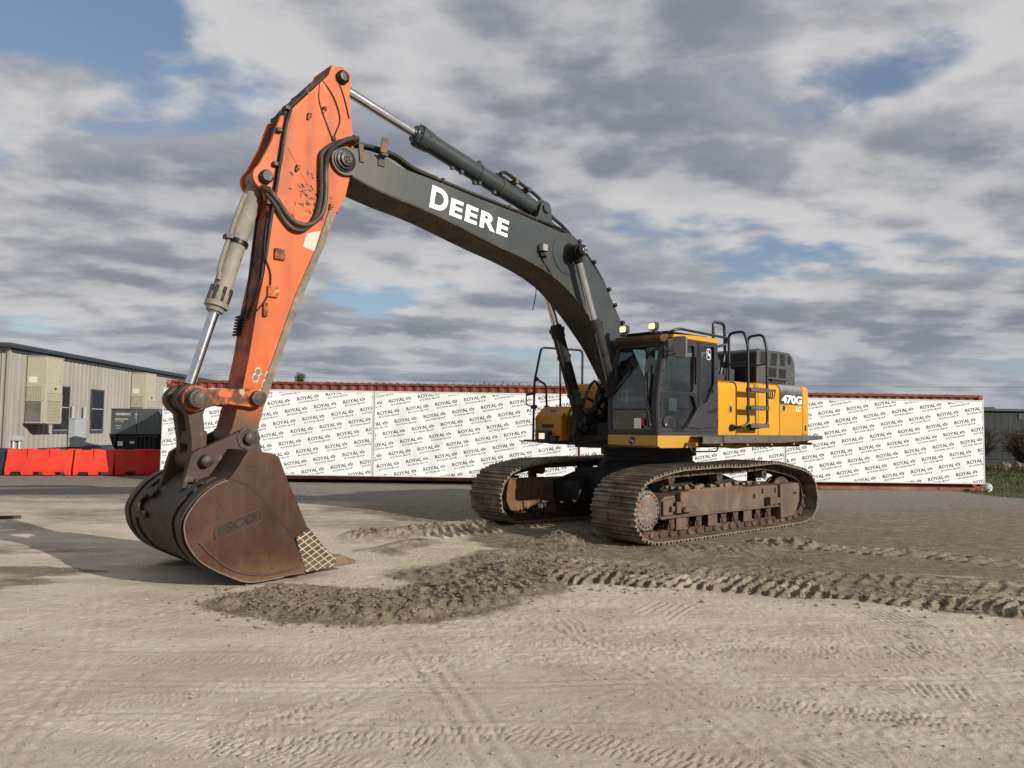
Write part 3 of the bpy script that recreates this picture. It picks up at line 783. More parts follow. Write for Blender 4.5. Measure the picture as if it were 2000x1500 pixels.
# scraped spots beside the hose loop
random.seed(4); b = MB()
for k in range(60):
    x = random.gauss(6.92,.12); z = random.gauss(4.45,.16)
    if k < 8: x = random.uniform(6.85,7.25); z = random.uniform(4.5,4.75)
    L_ = random.uniform(.008,.04); a = random.gauss(1.0,.5)
    ca, sa = math.cos(a)*L_, math.sin(a)*L_; tn = random.uniform(.006,.017)
    b.prism([(x-ca,z-sa),(x+tn*sa/L_,z-tn*ca/L_),(x+ca,z+sa),(x-tn*sa/L_,z+tn*ca/L_)], AW, AW+.003)
b.build('paint_scrape', M['blackdecal'], AR, smooth=0)
# lines down the front and the big hose loop
b = MB()
for y in (.20, .13, -.17):
    b.tube([(6.78,y,6.06),(7.225,y,5.515),(7.285,y,5.30),(7.342,y,4.9),(7.402,y,4.45),(7.448,y,4.0),(7.482,y,3.6),(7.505,y,3.35),(7.55,y*.6,3.12),(7.60,y*.3-.05,2.93)], .016, n=8)
b.tube([(7.22,.235,5.50),(7.285,.252,5.25),(7.335,.254,4.85),(7.39,.254,4.4),(7.44,.25,4.0),(7.475,.235,3.6)], .018, n=8)
b.build('hydraulic_line', M['pipe'], AR, split=True)
b = MB()
for y in (.02, -.06): b.tube([(6.82,y,6.03),(7.12,y,5.66),(7.285,y,5.43),(7.37,y,5.10),(7.49,y,4.80)], .026, n=8)
b.tube([(6.45,BW+.10,5.30),(6.60,BW+.12,5.22),(6.75,BW+.05,5.06),(6.765,BW,4.86),(6.76,BW,4.62),(6.77,BW,4.40),(6.84,BW+.01,4.23),(6.98,BW+.02,4.11),(7.14,BW+.02,4.10),(7.27,BW,4.20),(7.38,BW,4.33),(7.47,BW-.02,4.43),(7.54,BW-.10,4.47)], .031, n=10, sub=6)
b.tube([(6.46,BW+.02,5.28),(6.63,BW+.03,5.22),(6.81,BW-.01,5.06),(6.83,BW-.01,4.86),(6.82,BW-.01,4.62),(6.83,BW-.01,4.42),(6.89,BW-.01,4.21),(7.02,BW-.01,4.05),(7.16,BW-.01,4.03),(7.29,BW-.02,4.13),(7.40,BW-.02,4.28),(7.50,BW-.06,4.40)], .031, n=10, sub=6)
b.build('hydraulic_hose', M['pipe'], AR, split=True)
b = MB(); b.cyl((6.38,BW+.09,5.305),(6.46,BW+.10,5.30),.045,n=6); b.cyl((6.38,BW+.015,5.29),(6.46,BW+.02,5.28),.045,n=6); b.cyl((7.47,BW-.02,4.43),(7.52,BW-.08,4.46),.045,n=8)
for x, z in ((7.27,5.50),(7.36,5.20),(7.395,4.78),(7.46,4.30)): b.cbox((x,.2,z),(.06,.12,.05))
for x, z in ((7.0,5.80),(7.26,5.46)): b.cbox((x,0,z),(.05,.42,.05))
b.build('hose_fitting', M['pin'], AR, bevel=.005, split=True)
b = MB()
b.tube([(6.82,AW,5.98),(6.66,AW+.01,5.80),(6.57,AW+.01,5.55),(6.64,AW+.012,5.32),(6.66,AW+.012,5.10)], .008, n=6)
b.tube([(6.86,AW,5.94),(6.86,AW+.01,5.70),(6.74,AW+.01,5.42),(6.66,AW+.012,5.26)], .006, n=6)
b.tube([(6.62,AW,6.08),(6.52,AW+.01,5.85),(6.44,AW+.01,5.6)], .008, n=6)
b.tube([(7.47,AW,4.1),(7.50,AW+.01,3.7),(7.42,AW+.02,3.45),(7.44,AW+.02,3.2),(7.56,AW,3.0),(7.66,.1,2.86)], .009, n=6)
b.tube([(7.49,.1,4.1),(7.53,.05,3.6),(7.58,.05,3.2),(7.65,-.1,2.88)], .008, n=6)
b.cbox((6.65,AW+.012,5.28),(.05,.024,.05)); b.build('grease_line', M['black'], AR, split=True)
b = MB()
for k in range(7): b.cbox((7.60+k*.005,-.16,2.96-k*.036),(.06,.13,.022))
b.build('grease_block', M['black'], AR, bevel=.004, split=True)

# ---------------------------------------------------------------- links
lk = MB()
for s in (1, -1):
    pr = arc(8.25,1.95,.135,-60,120,10)[::-1]
    lk.prism([(7.62,2.085),(8.1,2.06)] + arc(8.25,1.95,.145,100,-90,10) + [(8.05,1.88),(7.9,1.90),(7.64,1.875)] + arc(7.57,1.98,.115,-70,-290,10), s*.27, s*.345)
LK = lk.build('side_link', M['orange_worn'], EX, bevel=.012, split=True)
pn = MB()
for s in (1, -1):
    pn.lathe((8.25,s*.34,1.95),(0,s,0),[(0,.12),(.03,.12),(.035,.105),(.11,.10),(.115,.07),(.125,.065),(.13,0)], n=26)
    pn.lathe((7.57,s*.30,1.98),(0,s,0),[(0,.105),(.03,.105),(.035,.086),(.12,.082),(.125,.05),(.132,.048),(.135,0)], n=26)
pn.build('link_pin', M['pin'], LK, split=True)
hl = MB()
for s in (1, -1):
    hl.prism(arc(8.25,1.95,.165,-10,190,10) + [(8.13,1.78),(8.10,1.55),(8.05,1.33)] + arc(8.14,1.28,.105,180,360,8) + [(8.25,1.5),(8.30,1.78)], s*.12, s*.25)
hl.cyl((8.14,-.28,1.28),(8.14,.28,1.28),.115); hl.cyl((8.25,-.27,1.95),(8.25,.27,1.95),.12); hl.box((8.06,-.2,1.45),(8.24,.2,1.6))
hl.build('bucket_link', M['ear'], EX, bevel=.014)

# ---------------------------------------------------------------- bucket
YB = .95
sidep = [(6.85,.11),(6.924,.086),(7.203,.060),(7.4,.062)] + spline([(7.4,.062),(7.815,.039),(8.028,.106),(8.324,.273),(8.47,.439),(8.527,.584),(8.526,.74),(8.404,.93),(8.241,1.06),(8.096,1.113)],4)[1:]
shell_out = sidep + [(8.03,1.20),(7.90,1.412),(7.64,1.375)]
def offset(pl, d):
    out = []
    for i, p in enumerate(pl):
        a = Vector(pl[max(i-1,0)]); b_ = Vector(pl[min(i+1,len(pl)-1)]); t_ = (b_-a).normalized()
        out.append((p[0] - t_.y*d, p[1] + t_.x*d))
    return out
inn = offset(shell_out, .045)
bb = MB()
bb.sweep(shell_out, inn, -YB+.01, YB-.01)
# side plates
full = shell_out + [(7.56,1.337),(7.452,1.086),(7.2,.555),(6.948,.268),(6.836,.150)]
for s in (1, -1): bb.prism(full, s*(YB-.045), s*YB, 1)
BK = bb.build('bucket', [M['bucket_back'], M['bucket']], EX, smooth=40, bevel=.010)
oval = sidep[2:] + spline([(8.096,1.113),(7.91,1.027),(7.668,.806),(7.469,.548),(7.326,.332),(7.255,.187),(7.235,.062)],4)[1:]
b = MB()
for s in (1, -1): b.prism(oval, s*YB, s*(YB+.04))
CH = b.build('cheek_plate', M['bucket'], BK, smooth=50, bevel=.02, seg=3, split=True)
MB().tube([(x, YB+.036, z) for x, z in sidep[4:-1]], .0065, n=6, sub=1).build('worn_rim', M['bare'], CH)
gv = spline([(8.09,1.113),(7.91,1.030),(7.668,.810),(7.469,.553),(7.326,.337),(7.255,.187),(7.235,.075)],4)
b = MB(); b.sweep([(x-.006, z) for x, z in gv], [(x-.024, z+.006) for x, z in gv], YB, YB+.006); b.build('shadow_groove', M['blackdecal'], BK)
lipw = spline([(8.46,.47),(8.40,.50),(8.30,.40),(8.12,.24),(7.95,.15),(7.7,.10),(7.4,.12),(7.3,.14)],4)
b = MB(); b.tube([(x, YB+.042, z) for x, z in lipw], .012, n=6, sub=1); b.build('weld_bead', M['ear'], CH)
# raised lettering
def on_cheek(u, v):
    return (8.20 - .94*u, YB + .045, .548 + .31*u + v*.95)
b = MB(); put_text(b, 'ESCO', lambda u, v: on_cheek(u, v), 0, .03, .10, .42, 4)
b.build('lettering', M['deckblack'], CH, smooth=0)
pl_ = [(8.23,.525),(8.24,.60),(8.18,.655)] + [(7.84,.775),(7.77,.76),(7.755,.70),(7.79,.655)] + [(8.17,.52)]
pts3 = [(x, YB+.043, z) for x, z in spline(pl_ + pl_[:1], 4)]
b = MB(); b.tube(pts3, .007, n=6, sub=1); b.build('lettering_border', M['ear'], CH)
# hatched hardfacing on the side cutter
hx = [(7.2,.555),(7.35,.46),(7.30,.30),(7.25,.17),(7.215,.068),(6.93,.092),(6.84,.15),(6.948,.268)]
b = MB(); b.prism(hx, YB, YB+.022); b.prism(hx, -YB, -YB-.022); SC = b.build('side_cutter', M['bucket_back'], BK, bevel=.006, split=True)
def inside(p):
    c = False; n_ = len(hx)
    for i in range(n_):
        (x0,z0),(x1,z1) = hx[i], hx[i-1]
        if (z0 > p[1]) != (z1 > p[1]) and p[0] < (x1-x0)*(p[1]-z0)/(z1-z0)+x0: c = not c
    return c
b = MB()
for ang, sp0 in ((RAD(152), .060), (RAD(40), .072)):
    dx, dz = math.cos(ang), math.sin(ang); nx, nz = -dz, dx
    for k in range(-16, 17):
        run = []
        for t_ in range(-80, 81):
            q = (7.1 + nx*k*sp0 + dx*t_*.006, .28 + nz*k*sp0 + dz*t_*.006)
            if inside(q): run.append(q)
            elif len(run) > 2: break
            else: run = []
        if len(run) > 4: b.tube([(run[0][0],YB+.024,run[0][1]),(run[-1][0],YB+.024,run[-1][1])], .0054, n=5, sub=1)
b.build('weld_hatching', M['weld'], SC)
for i in range(5):
    y = -.86 + i*.43
    b = MB(); b.prism([(6.98,.20),(6.98,.085),(6.75,.085),(6.58,.095),(6.56,.125),(6.74,.20)], y-.075, y+.075)
    b.build('bucket_tooth', M['tooth'], BK, bevel=.015)
# ears and top hardware
b = MB()
for s in (1, -1):
    b.prism([(8.401,.90),(8.286,1.353)] + arc(8.16,1.32,.10,50,95,3) + [(7.748,1.615)] + arc(7.66,1.52,.125,70,190,6) + [(7.50,1.36),(7.70,1.30),(8.0,1.10),(8.2,1.02)], s*.29, s*.385)
ER = b.build('bucket_ear', M['ear'], BK, bevel=.014, split=True)
b = MB()
for s in (1, -1):
    b.prism(arc(7.669,1.525,.135,0,360,8)[:-1], s*.385, s*.40)
    b.lathe((7.669,s*.40,1.525),(0,s,0),[(0,.065),(.05,.065),(.06,.05)]); b.lathe((8.143,s*.385,1.28),(0,s,0),[(0,.068),(.08,.065),(.09,.05)])
b.cyl((7.669,-.4,1.525),(7.669,.4,1.525),.10); b.build('bucket_pin', M['pin'], ER)
b = MB(); b.prism([(8.34,1.0),(8.45,.80),(8.15,1.08),(7.9,1.38)], -.27, .27)
b.build('torque_tube', M['bucket_back'], BK, bevel=.01)
# wear straps round the back, and the hook eye
b = MB()
strap = [p for p in shell_out if p[0] > 7.9][:-2]
for y in (.62, -.62, .88, -.88):
    o1 = offset(strap, -.002); o2 = offset(strap, -.022)
    b.sweep(o2, o1, y-.10, y+.06)
b.build('wear_strap', M['bucket_back'], BK, smooth=45, split=True)
b = MB()
def backpt(s_, off):                                   # point on the back, s_ along the strap
    i = min(int(s_), len(strap)-2); t_ = s_ - i
    o2 = offset(strap, -off)
    return (o2[i][0]*(1-t_)+o2[i+1][0]*t_, o2[i][1]*(1-t_)+o2[i+1][1]*t_)
n0 = len(strap)
for k in range(14):                                    # C-shaped lifting eye flat on the back
    a0, a1 = RAD(60 + k*18), RAD(60 + (k+1)*18)
    q = []
    for a, r in ((a0,.07),(a1,.07),(a1,.14),(a0,.14)):
        s_ = n0*.62 + math.sin(a)*r*n0*.9
        x, z = backpt(s_, .024); q.append((x, -.30 + math.cos(a)*r*1.6*1.2, z))
    q2 = [(x + .028, y, z + .010) for x, y, z in q]
    b.add(q + q2, [(0,1,2,3),(7,6,5,4),(0,4,5,1),(1,5,6,2),(2,6,7,3),(3,7,4,0)])
b.build('lifting_eye', M['ear'], BK)
b = MB()
for y, s_ in ((.52,.80),(.50,.86),(.78,.78),(-.5,.8),(-.52,.87),(.80,.86)):
    x, z = backpt(n0*s_, .023); b.cbox((x,y,z),(.05,.05,.035))
b.build('drain_slot', M['blackdecal'], BK, split=True)

# ---------------------------------------------------------------- cab
CY0, CY1 = .44, 1.45
fe = [(1.60,1.60),(1.62,1.98),(1.60,2.28),(1.50,2.75),(1.41,3.04),(1.33,3.13),(1.22,3.17)]         # front edge of the side frame
sideo = fe + [(.02,3.20),(-.03,3.15),(-.04,2.5),(-.04,1.60)]
def rnd(pl, r, n=3):
    out = []
    for i, p in enumerate(pl):
        p = Vector(p); a = Vector(pl[i-1]); c = Vector(pl[(i+1) % len(pl)])
        k = min(r, (a-p).length*.45, (c-p).length*.45)
        A = p + (a-p).normalized()*k; B_ = p + (c-p).normalized()*k
        for j in range(n+1):
            t_ = j/n; q = A*(1-t_)**2 + p*2*t_*(1-t_) + B_*t_*t_; out.append((q.x, q.y))
    return out
wd = rnd([(1.272,3.05),(.635,3.075),(.668,2.31),(1.515,2.295),(1.43,2.70)], .06)
wl = rnd([(1.485,2.235),(.675,2.25),(.575,2.03),(.93,1.70),(1.17,1.70),(1.27,1.86),(1.44,1.92)], .05)
wr = rnd([(.442,3.085),(.062,3.105),(.062,2.487),(.295,2.13),(.44,2.16)], .05)
CAB = MB().plate(sideo, [wd, wl, wr], CY1-.05, CY1)
# far side, rear wall, floor
CAB.plate(sideo, [wd, wl, wr], CY0+.05, CY0)
CAB.box((-.04, CY0+.05, 1.60), (1.58, CY1-.05, 1.66)); CAB.box((-.04, CY0+.05, 1.66), (.01, CY1-.05, 2.3)); CAB.box((-.04, CY0+.05, 3.05), (.01, CY1-.05, 3.17))
for y in (CY0+.05, CY1-.13): CAB.box((-.04, y, 2.3), (.01, y+.08, 3.05))
CB = CAB.build('cab', M['cabgrey'], EX, smooth=30, bevel=.010)
# front frame strips following the curved edge
ff = MB()
for y0, y1 in ((CY0-.002, CY0+.075), (CY1-.115, CY1-.012)):
    for (a, c) in zip(fe[:5], fe[1:6]): ff.add([(a[0]+.012,y0,a[1]),(a[0]+.012,y1,a[1]),(c[0]+.012,y1,c[1]),(c[0]+.012,y0,c[1]),(a[0]-.05,y0,a[1]),(a[0]-.05,y1,a[1]),(c[0]-.05,y1,c[1]),(c[0]-.05,y0,c[1])], [(0,1,2,3),(7,6,5,4),(4,5,1,0),(3,2,6,7),(0,3,7,4),(1,5,6,2)])
ff.box((1.55,CY0+.07,1.60),(1.622,CY1-.11,1.685)); ff.box((1.33,CY0+.07,3.03),(1.425,CY1-.11,3.12))
ff.box((1.60,CY0+.07,2.00),(1.626,CY1-.11,2.025))
ff.build('windshield_frame', M['char'], CB, smooth=40, bevel=.006)
gw = MB(); g_ = spline(fe[:5], 5)
for a, c in zip(g_, g_[1:]): gw.add([(a[0]-.012,CY0+.07,a[1]),(a[0]-.012,CY1-.11,a[1]),(c[0]-.012,CY1-.11,c[1]),(c[0]-.012,CY0+.07,c[1])], [(0,1,2,3)])
WS = gw.build('windshield', M['glass'], CB, smooth=60)
MB().box((1.632,1.00,1.71),(1.634,1.14,1.87)).build('inspection_sticker', M['white'], WS); MB().box((1.632,1.145,1.75),(1.634,1.20,1.86)).build('warning_sticker', M['red'], WS)
MB().tube([(1.64,1.30,1.72),(1.66,1.27,2.0),(1.635,1.22,2.45),(1.56,1.18,2.75)], .014, n=6).tube([(1.645,1.28,2.05),(1.60,1.25,2.6)], .022, n=6).build('wiper', M['black'], CB)
dw = MB()
for wn in (wd, wl, wr):
    dw.add([(x, CY1-.030, z) for x, z in wn], [tuple(range(len(wn)))[::-1]] if sum(wn[i][0]*wn[(i+1)%len(wn)][1]-wn[(i+1)%len(wn)][0]*wn[i][1] for i in range(len(wn))) > 0 else [tuple(range(len(wn)))])
dw.build('side_glass', M['glass'], CB, smooth=0)
dw = MB(); dw.plate([(1.535,2.285),(.60,2.30),(.56,2.02),(.93,1.675),(1.20,1.675),(1.30,1.84),(1.56,1.90)], [wl], CY1, CY1+.006)
dw.build('door_panel', M['blackdecal'], CB)
# seams, vents, latch, lower trim
tr = MB()
tr.box((.553,CY1,1.68),(.565,CY1+.004,3.16)); tr.box((.46,CY1,2.0),(.54,CY1+.006,3.10)); tr.box((-.02,CY1,1.665),(1.57,CY1+.005,1.672))
tr.build('door_seam', M['blackdecal'], CB, split=True)
tr = MB(); tr.prism([(.55,1.72),(.86,1.73),(.57,2.06),(.28,2.18),(-.02,2.16),(-.02,1.75)], CY1, CY1+.022)
TRM = tr.build('lower_trim', M['cabgrey'], CB, bevel=.012)
MB().prism([(.28,2.02),(-.0,2.06),(.0,2.0),(.3,1.97)], CY1+.022, CY1+.026).prism([(.04,1.84),(-.02,1.88),(.0,1.76)], CY1+.022, CY1+.026).build('vent_slot', M['blackdecal'], TRM, split=True)
tr = MB(); tr.prism(rnd([(1.50,1.74),(1.50,1.86),(1.36,1.93),(1.22,1.88),(1.18,1.73)],.04), CY1+.006, CY1+.03)
DH = tr.build('door_latch', M['cabgrey'], CB, bevel=.008)
MB().box((1.25,CY1+.03,1.76),(1.35,CY1+.04,1.87)).build('latch_recess', M['blackdecal'], DH); MB().cyl((1.46,CY1+.03,1.77),(1.46,CY1+.045,1.77),.022,n=12).build('latch_button', M['silver'], DH)
tr = MB(); tr.box((.60,CY1,2.45),(.63,CY1+.03,2.9)); tr.cyl((.11,CY1,2.36),(.11,CY1+.02,2.36),.03,n=12)
for z in (2.2,2.5,2.75,3.0): tr.cyl((.01,CY1,z),(.01,CY1+.012,z),.014,n=8)
for x, z in ((1.53,2.4),(1.48,2.62),(1.40,2.9),(1.57,2.1),(1.58,1.8),(.5,3.13),(.9,3.12),(.2,3.14)): tr.cyl((x,CY1,z),(x,CY1+.012,z),.013,n=8)
tr.build('cab_bolt', M['black'], CB, split=True)
# roof
ro_ = MB(); ro_.prism([(1.24,3.17),(1.20,3.225),(.5,3.255),(.0,3.255),(-.05,3.20),(-.05,3.17)], CY0+.02, CY1+.012)
RF = ro_.build('roof', M['yellow'], CB, bevel=.02)
rm = MB(); rm.box((1.20,CY0,3.14),(1.47,CY1-.10,3.19)); rm.prism([(1.47,3.08),(1.50,3.15),(1.43,3.215),(1.25,3.23),(1.30,3.08)], CY0-.01, CY1-.05)
rm.build('roof_visor', M['visor'], CB, bevel=.02)
rm = MB(); rm.box((.15,CY0+.1,3.255),(1.25,CY1-.08,3.285)); rm.box((1.2,CY0+.05,3.25),(1.40,CY1-.18,3.275)); rm.build('roof_hatch', M['char'], RF, bevel=.012)
MB().pipe([(1.28,CY1-.16,3.20),(1.28,CY1+.03,3.27),(1.15,CY1+.06,3.31),(.15,CY1+.06,3.29),(-.30,CY1+.03,3.29),(-.30,CY1-.02,3.18),(-.05,CY1-.05,3.12)], .022, .10).build('roof_rail', M['rail'], RF)
for y in (.60, 1.20):
    lb = MB(); lb.prism(rrect(-.078+y,3.285,.078+y,3.415,.03), 1.36, 1.45, axis='x'); lb.cyl((1.40,y,3.24),(1.40,y,3.29),.02,n=8); lb.box((1.36,y-.05,3.235),(1.44,y+.05,3.255))
    LB = lb.build('roof_lamp', M['char'], RF, bevel=.008)
    MB().prism(rrect(-.064+y,3.299,.064+y,3.401,.025), 1.45, 1.456, axis='x').build('lens', M['lit'], LB)
# mirror
mr = MB(); mr.prism(rrect(-.11,-.17,.11,.17,.04), 0, .06, axis='x')
MI = mr.build('mirror', mat('mirror_shell', (.15, .145, .145), .5, var=.1), CB, bevel=.012, M=Matrix.Translation((1.30,CY1+.20,2.99)) @ Matrix.Rotation(RAD(18),4,'Z'))
mr = MB(); mr.tube([(1.46,CY1-.01,2.94),(1.44,CY1+.06,2.93),(1.34,CY1+.16,2.94)], .014, n=6); mr.tube([(1.46,CY1-.01,2.86),(1.44,CY1+.08,2.86),(1.34,CY1+.18,2.90)], .014, n=6); mr.box((1.43,CY1-.02,2.82),(1.48,CY1+.03,2.98))
mr.build('mirror_arm', M['black'], CB, split=True)
# inside: seat, console, levers, hose
se = MB(); se.box((.25,.70,2.0),(.85,1.22,2.14)); se.prism([(.25,2.10),(.40,2.10),(.26,2.78),(.12,2.78)], .72, 1.20); se.box((.1,.78,2.78),(.22,1.14,2.96)); se.box((.35,.78,1.66),(.75,1.14,2.0))
se.build('seat', M['seat'], CB, bevel=.05, seg=3)
se = MB(); se.box((.5,1.22,2.05),(1.05,1.34,2.22)); se.box((.5,.55,2.05),(1.05,.69,2.22)); se.box((1.2,.52,1.9),(1.42,.66,2.45)); se.cyl((.98,1.28,2.2),(1.02,1.28,2.42),.02); se.cyl((.98,.62,2.2),(1.02,.62,2.42),.02)
se.box((1.3,.8,1.68),(1.5,1.1,1.76)); se.cyl((1.28,.86,1.7),(1.22,.86,2.0),.018); se.cyl((1.28,1.0,1.7),(1.22,1.0,2.0),.018)
se.build('control_console', M['char'], CB, bevel=.01, split=True)
se = MB(); se.box((1.42,.56,2.12),(1.44,.68,2.34)); se.box((-.005,1.02,2.42),(.0,1.12,2.6)); se.box((1.0,1.30,2.0),(1.2,1.36,2.2)); se.box((.95,.75,1.72),(1.2,.95,1.80)); se.build('paper_tag', M['cream'], CB, split=True)
# base plate under the cab with its emblem
bp = MB(); bp.prism([(1.63,1.60),(1.63,1.44),(1.56,1.405),(.55,1.405),(.55,1.595),(-.05,1.595),(-.05,1.60)], CY0+.01, CY1+.015)
BP = bp.build('cab_base', M['yellow'], EX, bevel=.02)
def emblem(mb, cx, cz, w_, h_, fn):
    """dark shield with a pale rim and a leaping deer"""
    mb.add([fn(cx + x, cz + z, .001) for x, z in rrect(-w_/2,-h_/2,w_/2,h_/2,w_*.3)], [tuple(range(20))], 0)
    mb.add([fn(cx + x*.90, cz + z*.92, .003) for x, z in rrect(-w_/2,-h_/2,w_/2,h_/2,w_*.3)], [tuple(range(20))], 1)
    mb.add([fn(cx + x*.82, cz + z*.86, .005) for x, z in rrect(-w_/2,-h_/2,w_/2,h_/2,w_*.28)], [tuple(range(20))], 2)
    deer = [(-.36,.12),(-.30,.22),(-.20,.18),(-.08,.10),(.10,.06),(.24,.0),(.34,-.10),(.38,-.30),(.32,-.32),(.28,-.16),(.20,-.14),(.26,-.36),(.20,-.38),(.12,-.14),(-.04,-.06),(-.12,-.12),(-.28,-.20),(-.34,-.16),(-.20,-.06),(-.16,.02),(-.24,.06)]
    mb.add([fn(cx + x*w_, cz + z*h_, .007) for x, z in deer], [tuple(range(len(deer)))], 0)
    for pl in ([(-.26,.2),(-.18,.40),(-.13,.40),(-.21,.18)], [(-.20,.26),(-.04,.36),(-.04,.31),(-.18,.21)]):
        mb.add([fn(cx + x*w_, cz + z*h_, .007) for x, z in pl], [(0,1,2,3)], 0)
em = MB(); emblem(em, 0, 0, .125, .185, lambda u, v, d: (.189 - u, CY1 - .028 + d, 2.974 + v))
em.build('deer_emblem', [M['white'], M['white'], M['blackdecal']], CB, smooth=0)
em = MB(); emblem(em, 0, 0, .145, .135, lambda u, v, d: (1.631 + d, .952 + u, 1.515 + v))
em.build('deer_emblem', [M['cream'], M['blackdecal'], M['blackdecal']], BP, smooth=0)

# ---------------------------------------------------------------- engine housing
BYY = 1.45
def hood(x0, x1, ztop, mi=0, r=.12, y=BYY, mb=None, zb=1.605):
    mb = mb or MB()
    pr = [(y, zb), (y, ztop - r)] + arc(y - r, ztop - r, r, 0, 90, 6)[1:] + [(y-.5, ztop+.012), (y-.5, zb)]
    mb.prism(pr, x0, x1, mi, axis='x'); return mb
hd = MB(); hd.box((-2.95,-1.40,1.58),(-.02,1.41,2.54))
HS = hd.build('engine_housing', M['deckblack'], EX)
for x0, x1, z in ((-.595,-.05,2.56),(-1.33,-.615,2.57),(-2.085,-1.345,2.578),(-2.955,-2.105,2.588)):
    hood(x1, x0, z).build('side_door', M['yellow'], HS, bevel=.010, smooth=50)
lt = MB()
for x, z, sx, sz in ((-.415,2.066,.09,.13),(-2.233,2.136,.10,.13)):
    lt.box((x-sx/2,BYY,z-sz/2),(x+sx/2,BYY+.008,z+sz/2))
LT = lt.build('door_latch', M['silver'], HS, bevel=.004, split=True)
lt = MB(); lt.box((-.44,BYY+.008,2.02),(-.40,BYY+.02,2.11)); lt.box((-2.26,BYY+.008,2.09),(-2.21,BYY+.02,2.18)); lt.build('latch_handle', M['blackdecal'], LT, split=True)
lt = MB(); lt.box((-.495,BYY,1.685),(-.43,BYY+.004,1.81)); lt.box((-3.085,BYY+.012,1.71),(-3.035,BYY+.016,1.82)); DC = lt.build('warning_decal', M['blackdecal'], HS, split=True)
lt = MB(); lt.prism([(-.485,1.70),(-.45,1.74),(-.47,1.76),(-.44,1.80),(-.48,1.80),(-.485,1.76)], BYY+.004, BYY+.006); lt.build('decal_symbol', M['white'], DC)
# model panel
M['silverpanel'] = mat('grey_fading_panel', (.045, .047, .05), .4, var=.08, grad=((.26, .27, .27), 2, 2.36, 2.58, .95))
mp_ = MB(); r = .123; y = BYY + .004
prf = [(y,2.205),(y,2.588-r)] + arc(BYY-.12, 2.588-.12, .124, 0, 78, 6)[1:]
pin_ = [(a-.004, b) for a, b in prf]
for i in range(len(prf)-1):
    mp_.add([(-2.955,prf[i][0],prf[i][1]),(-2.11,prf[i][0],prf[i][1]),(-2.11,prf[i+1][0],prf[i+1][1]),(-2.955,prf[i+1][0],prf[i+1][1])], [(0,1,2,3)])
MPN = mp_.build('model_panel', M['silverpanel'], HS, smooth=60)
tx = MB(); put_text(tx, '470G', lambda u, v: (-2.155 - u - v*.07, BYY+.010, 2.225 + v - u*.01), 0, .05, .165, .78, 5)
put_text(tx, '470G', lambda u, v: (-2.162 - u - v*.07, BYY+.007, 2.219 + v - u*.01), 1, .085, .178, .80, 5)
tx.build('lettering', [M['white'], M['blackdecal']], MPN, smooth=0)
tx = MB(); put_text(tx, 'LC', lambda u, v: (-2.70 - u - v*.05, BYY+.004, 2.085 + v), 0, .03, .095, .19, 5); tx.build('lettering', M['white'], HS, smooth=0)
tx = MB(); put_text(tx, '1037', lambda u, v: (-1.615 - u, BYY+.004, 2.285 + v), 0, .035, .19, .345, 5); tx.build('stock_number', M['blackdecal'], HS, smooth=0)
# counterweight
cw = MB()
prc = [(BYY+.01,1.62),(BYY+.01,2.50)] + arc(BYY-.08,2.50,.09,0,90,5)[1:] + [(-BYY+.08,2.59)] + [(-BYY-.01,2.50),(-BYY-.01,1.62),(-1.2,1.46),(1.2,1.46)]
cw.prism(prc, -3.20, -2.975, axis='x')
cw.prism([(a*.93, (b-2.0)*.96+2.0) for a, b in prc], -3.42, -3.20, axis='x')
cw.build('counterweight', M['yellow'], EX, bevel=.09, seg=4)
# walkway
wk = MB()
for x0, x1, y1, z0, z1 in ((-1.82,.20,1.72,1.49,1.605),(-3.25,-1.83,1.71,1.50,1.612)):
    wk.box((x0,BYY+.016,z1-.02),(x1,y1-.012,z1))
wk.prism([(-1.83,1.49),(-1.83,1.61),(-3.25,1.625),(-3.25,1.55)], 1.70, 1.715); wk.box((-1.82,1.70,1.485),(.20,1.72,1.605)); wk.box((.21,1.69,1.475),(.78,1.71,1.59)); wk.box((.21,BYY+.016,1.575),(.78,1.69,1.593))
WK = wk.build('walkway', M['tread'], EX, bevel=.006)
b = MB()
for k in range(70):
    x = .74 - k*.058; b.cyl((x,1.66,1.605 if x < .2 else 1.592),(x,1.66,1.622 if x < .2 else 1.607),.017,.008,n=6); b.cyl((x,1.56,1.6),(x,1.56,1.62),.017,.008,n=6)
b.build('grip_studs', M['tread'], WK)
b = MB()
for x in (.9,.2,-.6,-1.4,-2.2,-2.9): b.box((x-.03,1.3,1.44),(x+.03,1.68,1.49))
b.prism([(-.1,1.42),(-.6,1.38),(-1.2,1.42),(-3.1,1.46),(-3.2,1.52),(.9,1.50)], 1.34, 1.46); b.build('walkway_bracket', M['yellow_dirty'], WK, bevel=.006, split=True)
MB().pipe([(1.05,1.62,1.47),(1.0,1.66,1.35),(.3,1.66,1.35),(.22,1.62,1.47)], .013, .06).build('step_bar', M['rail'], WK)
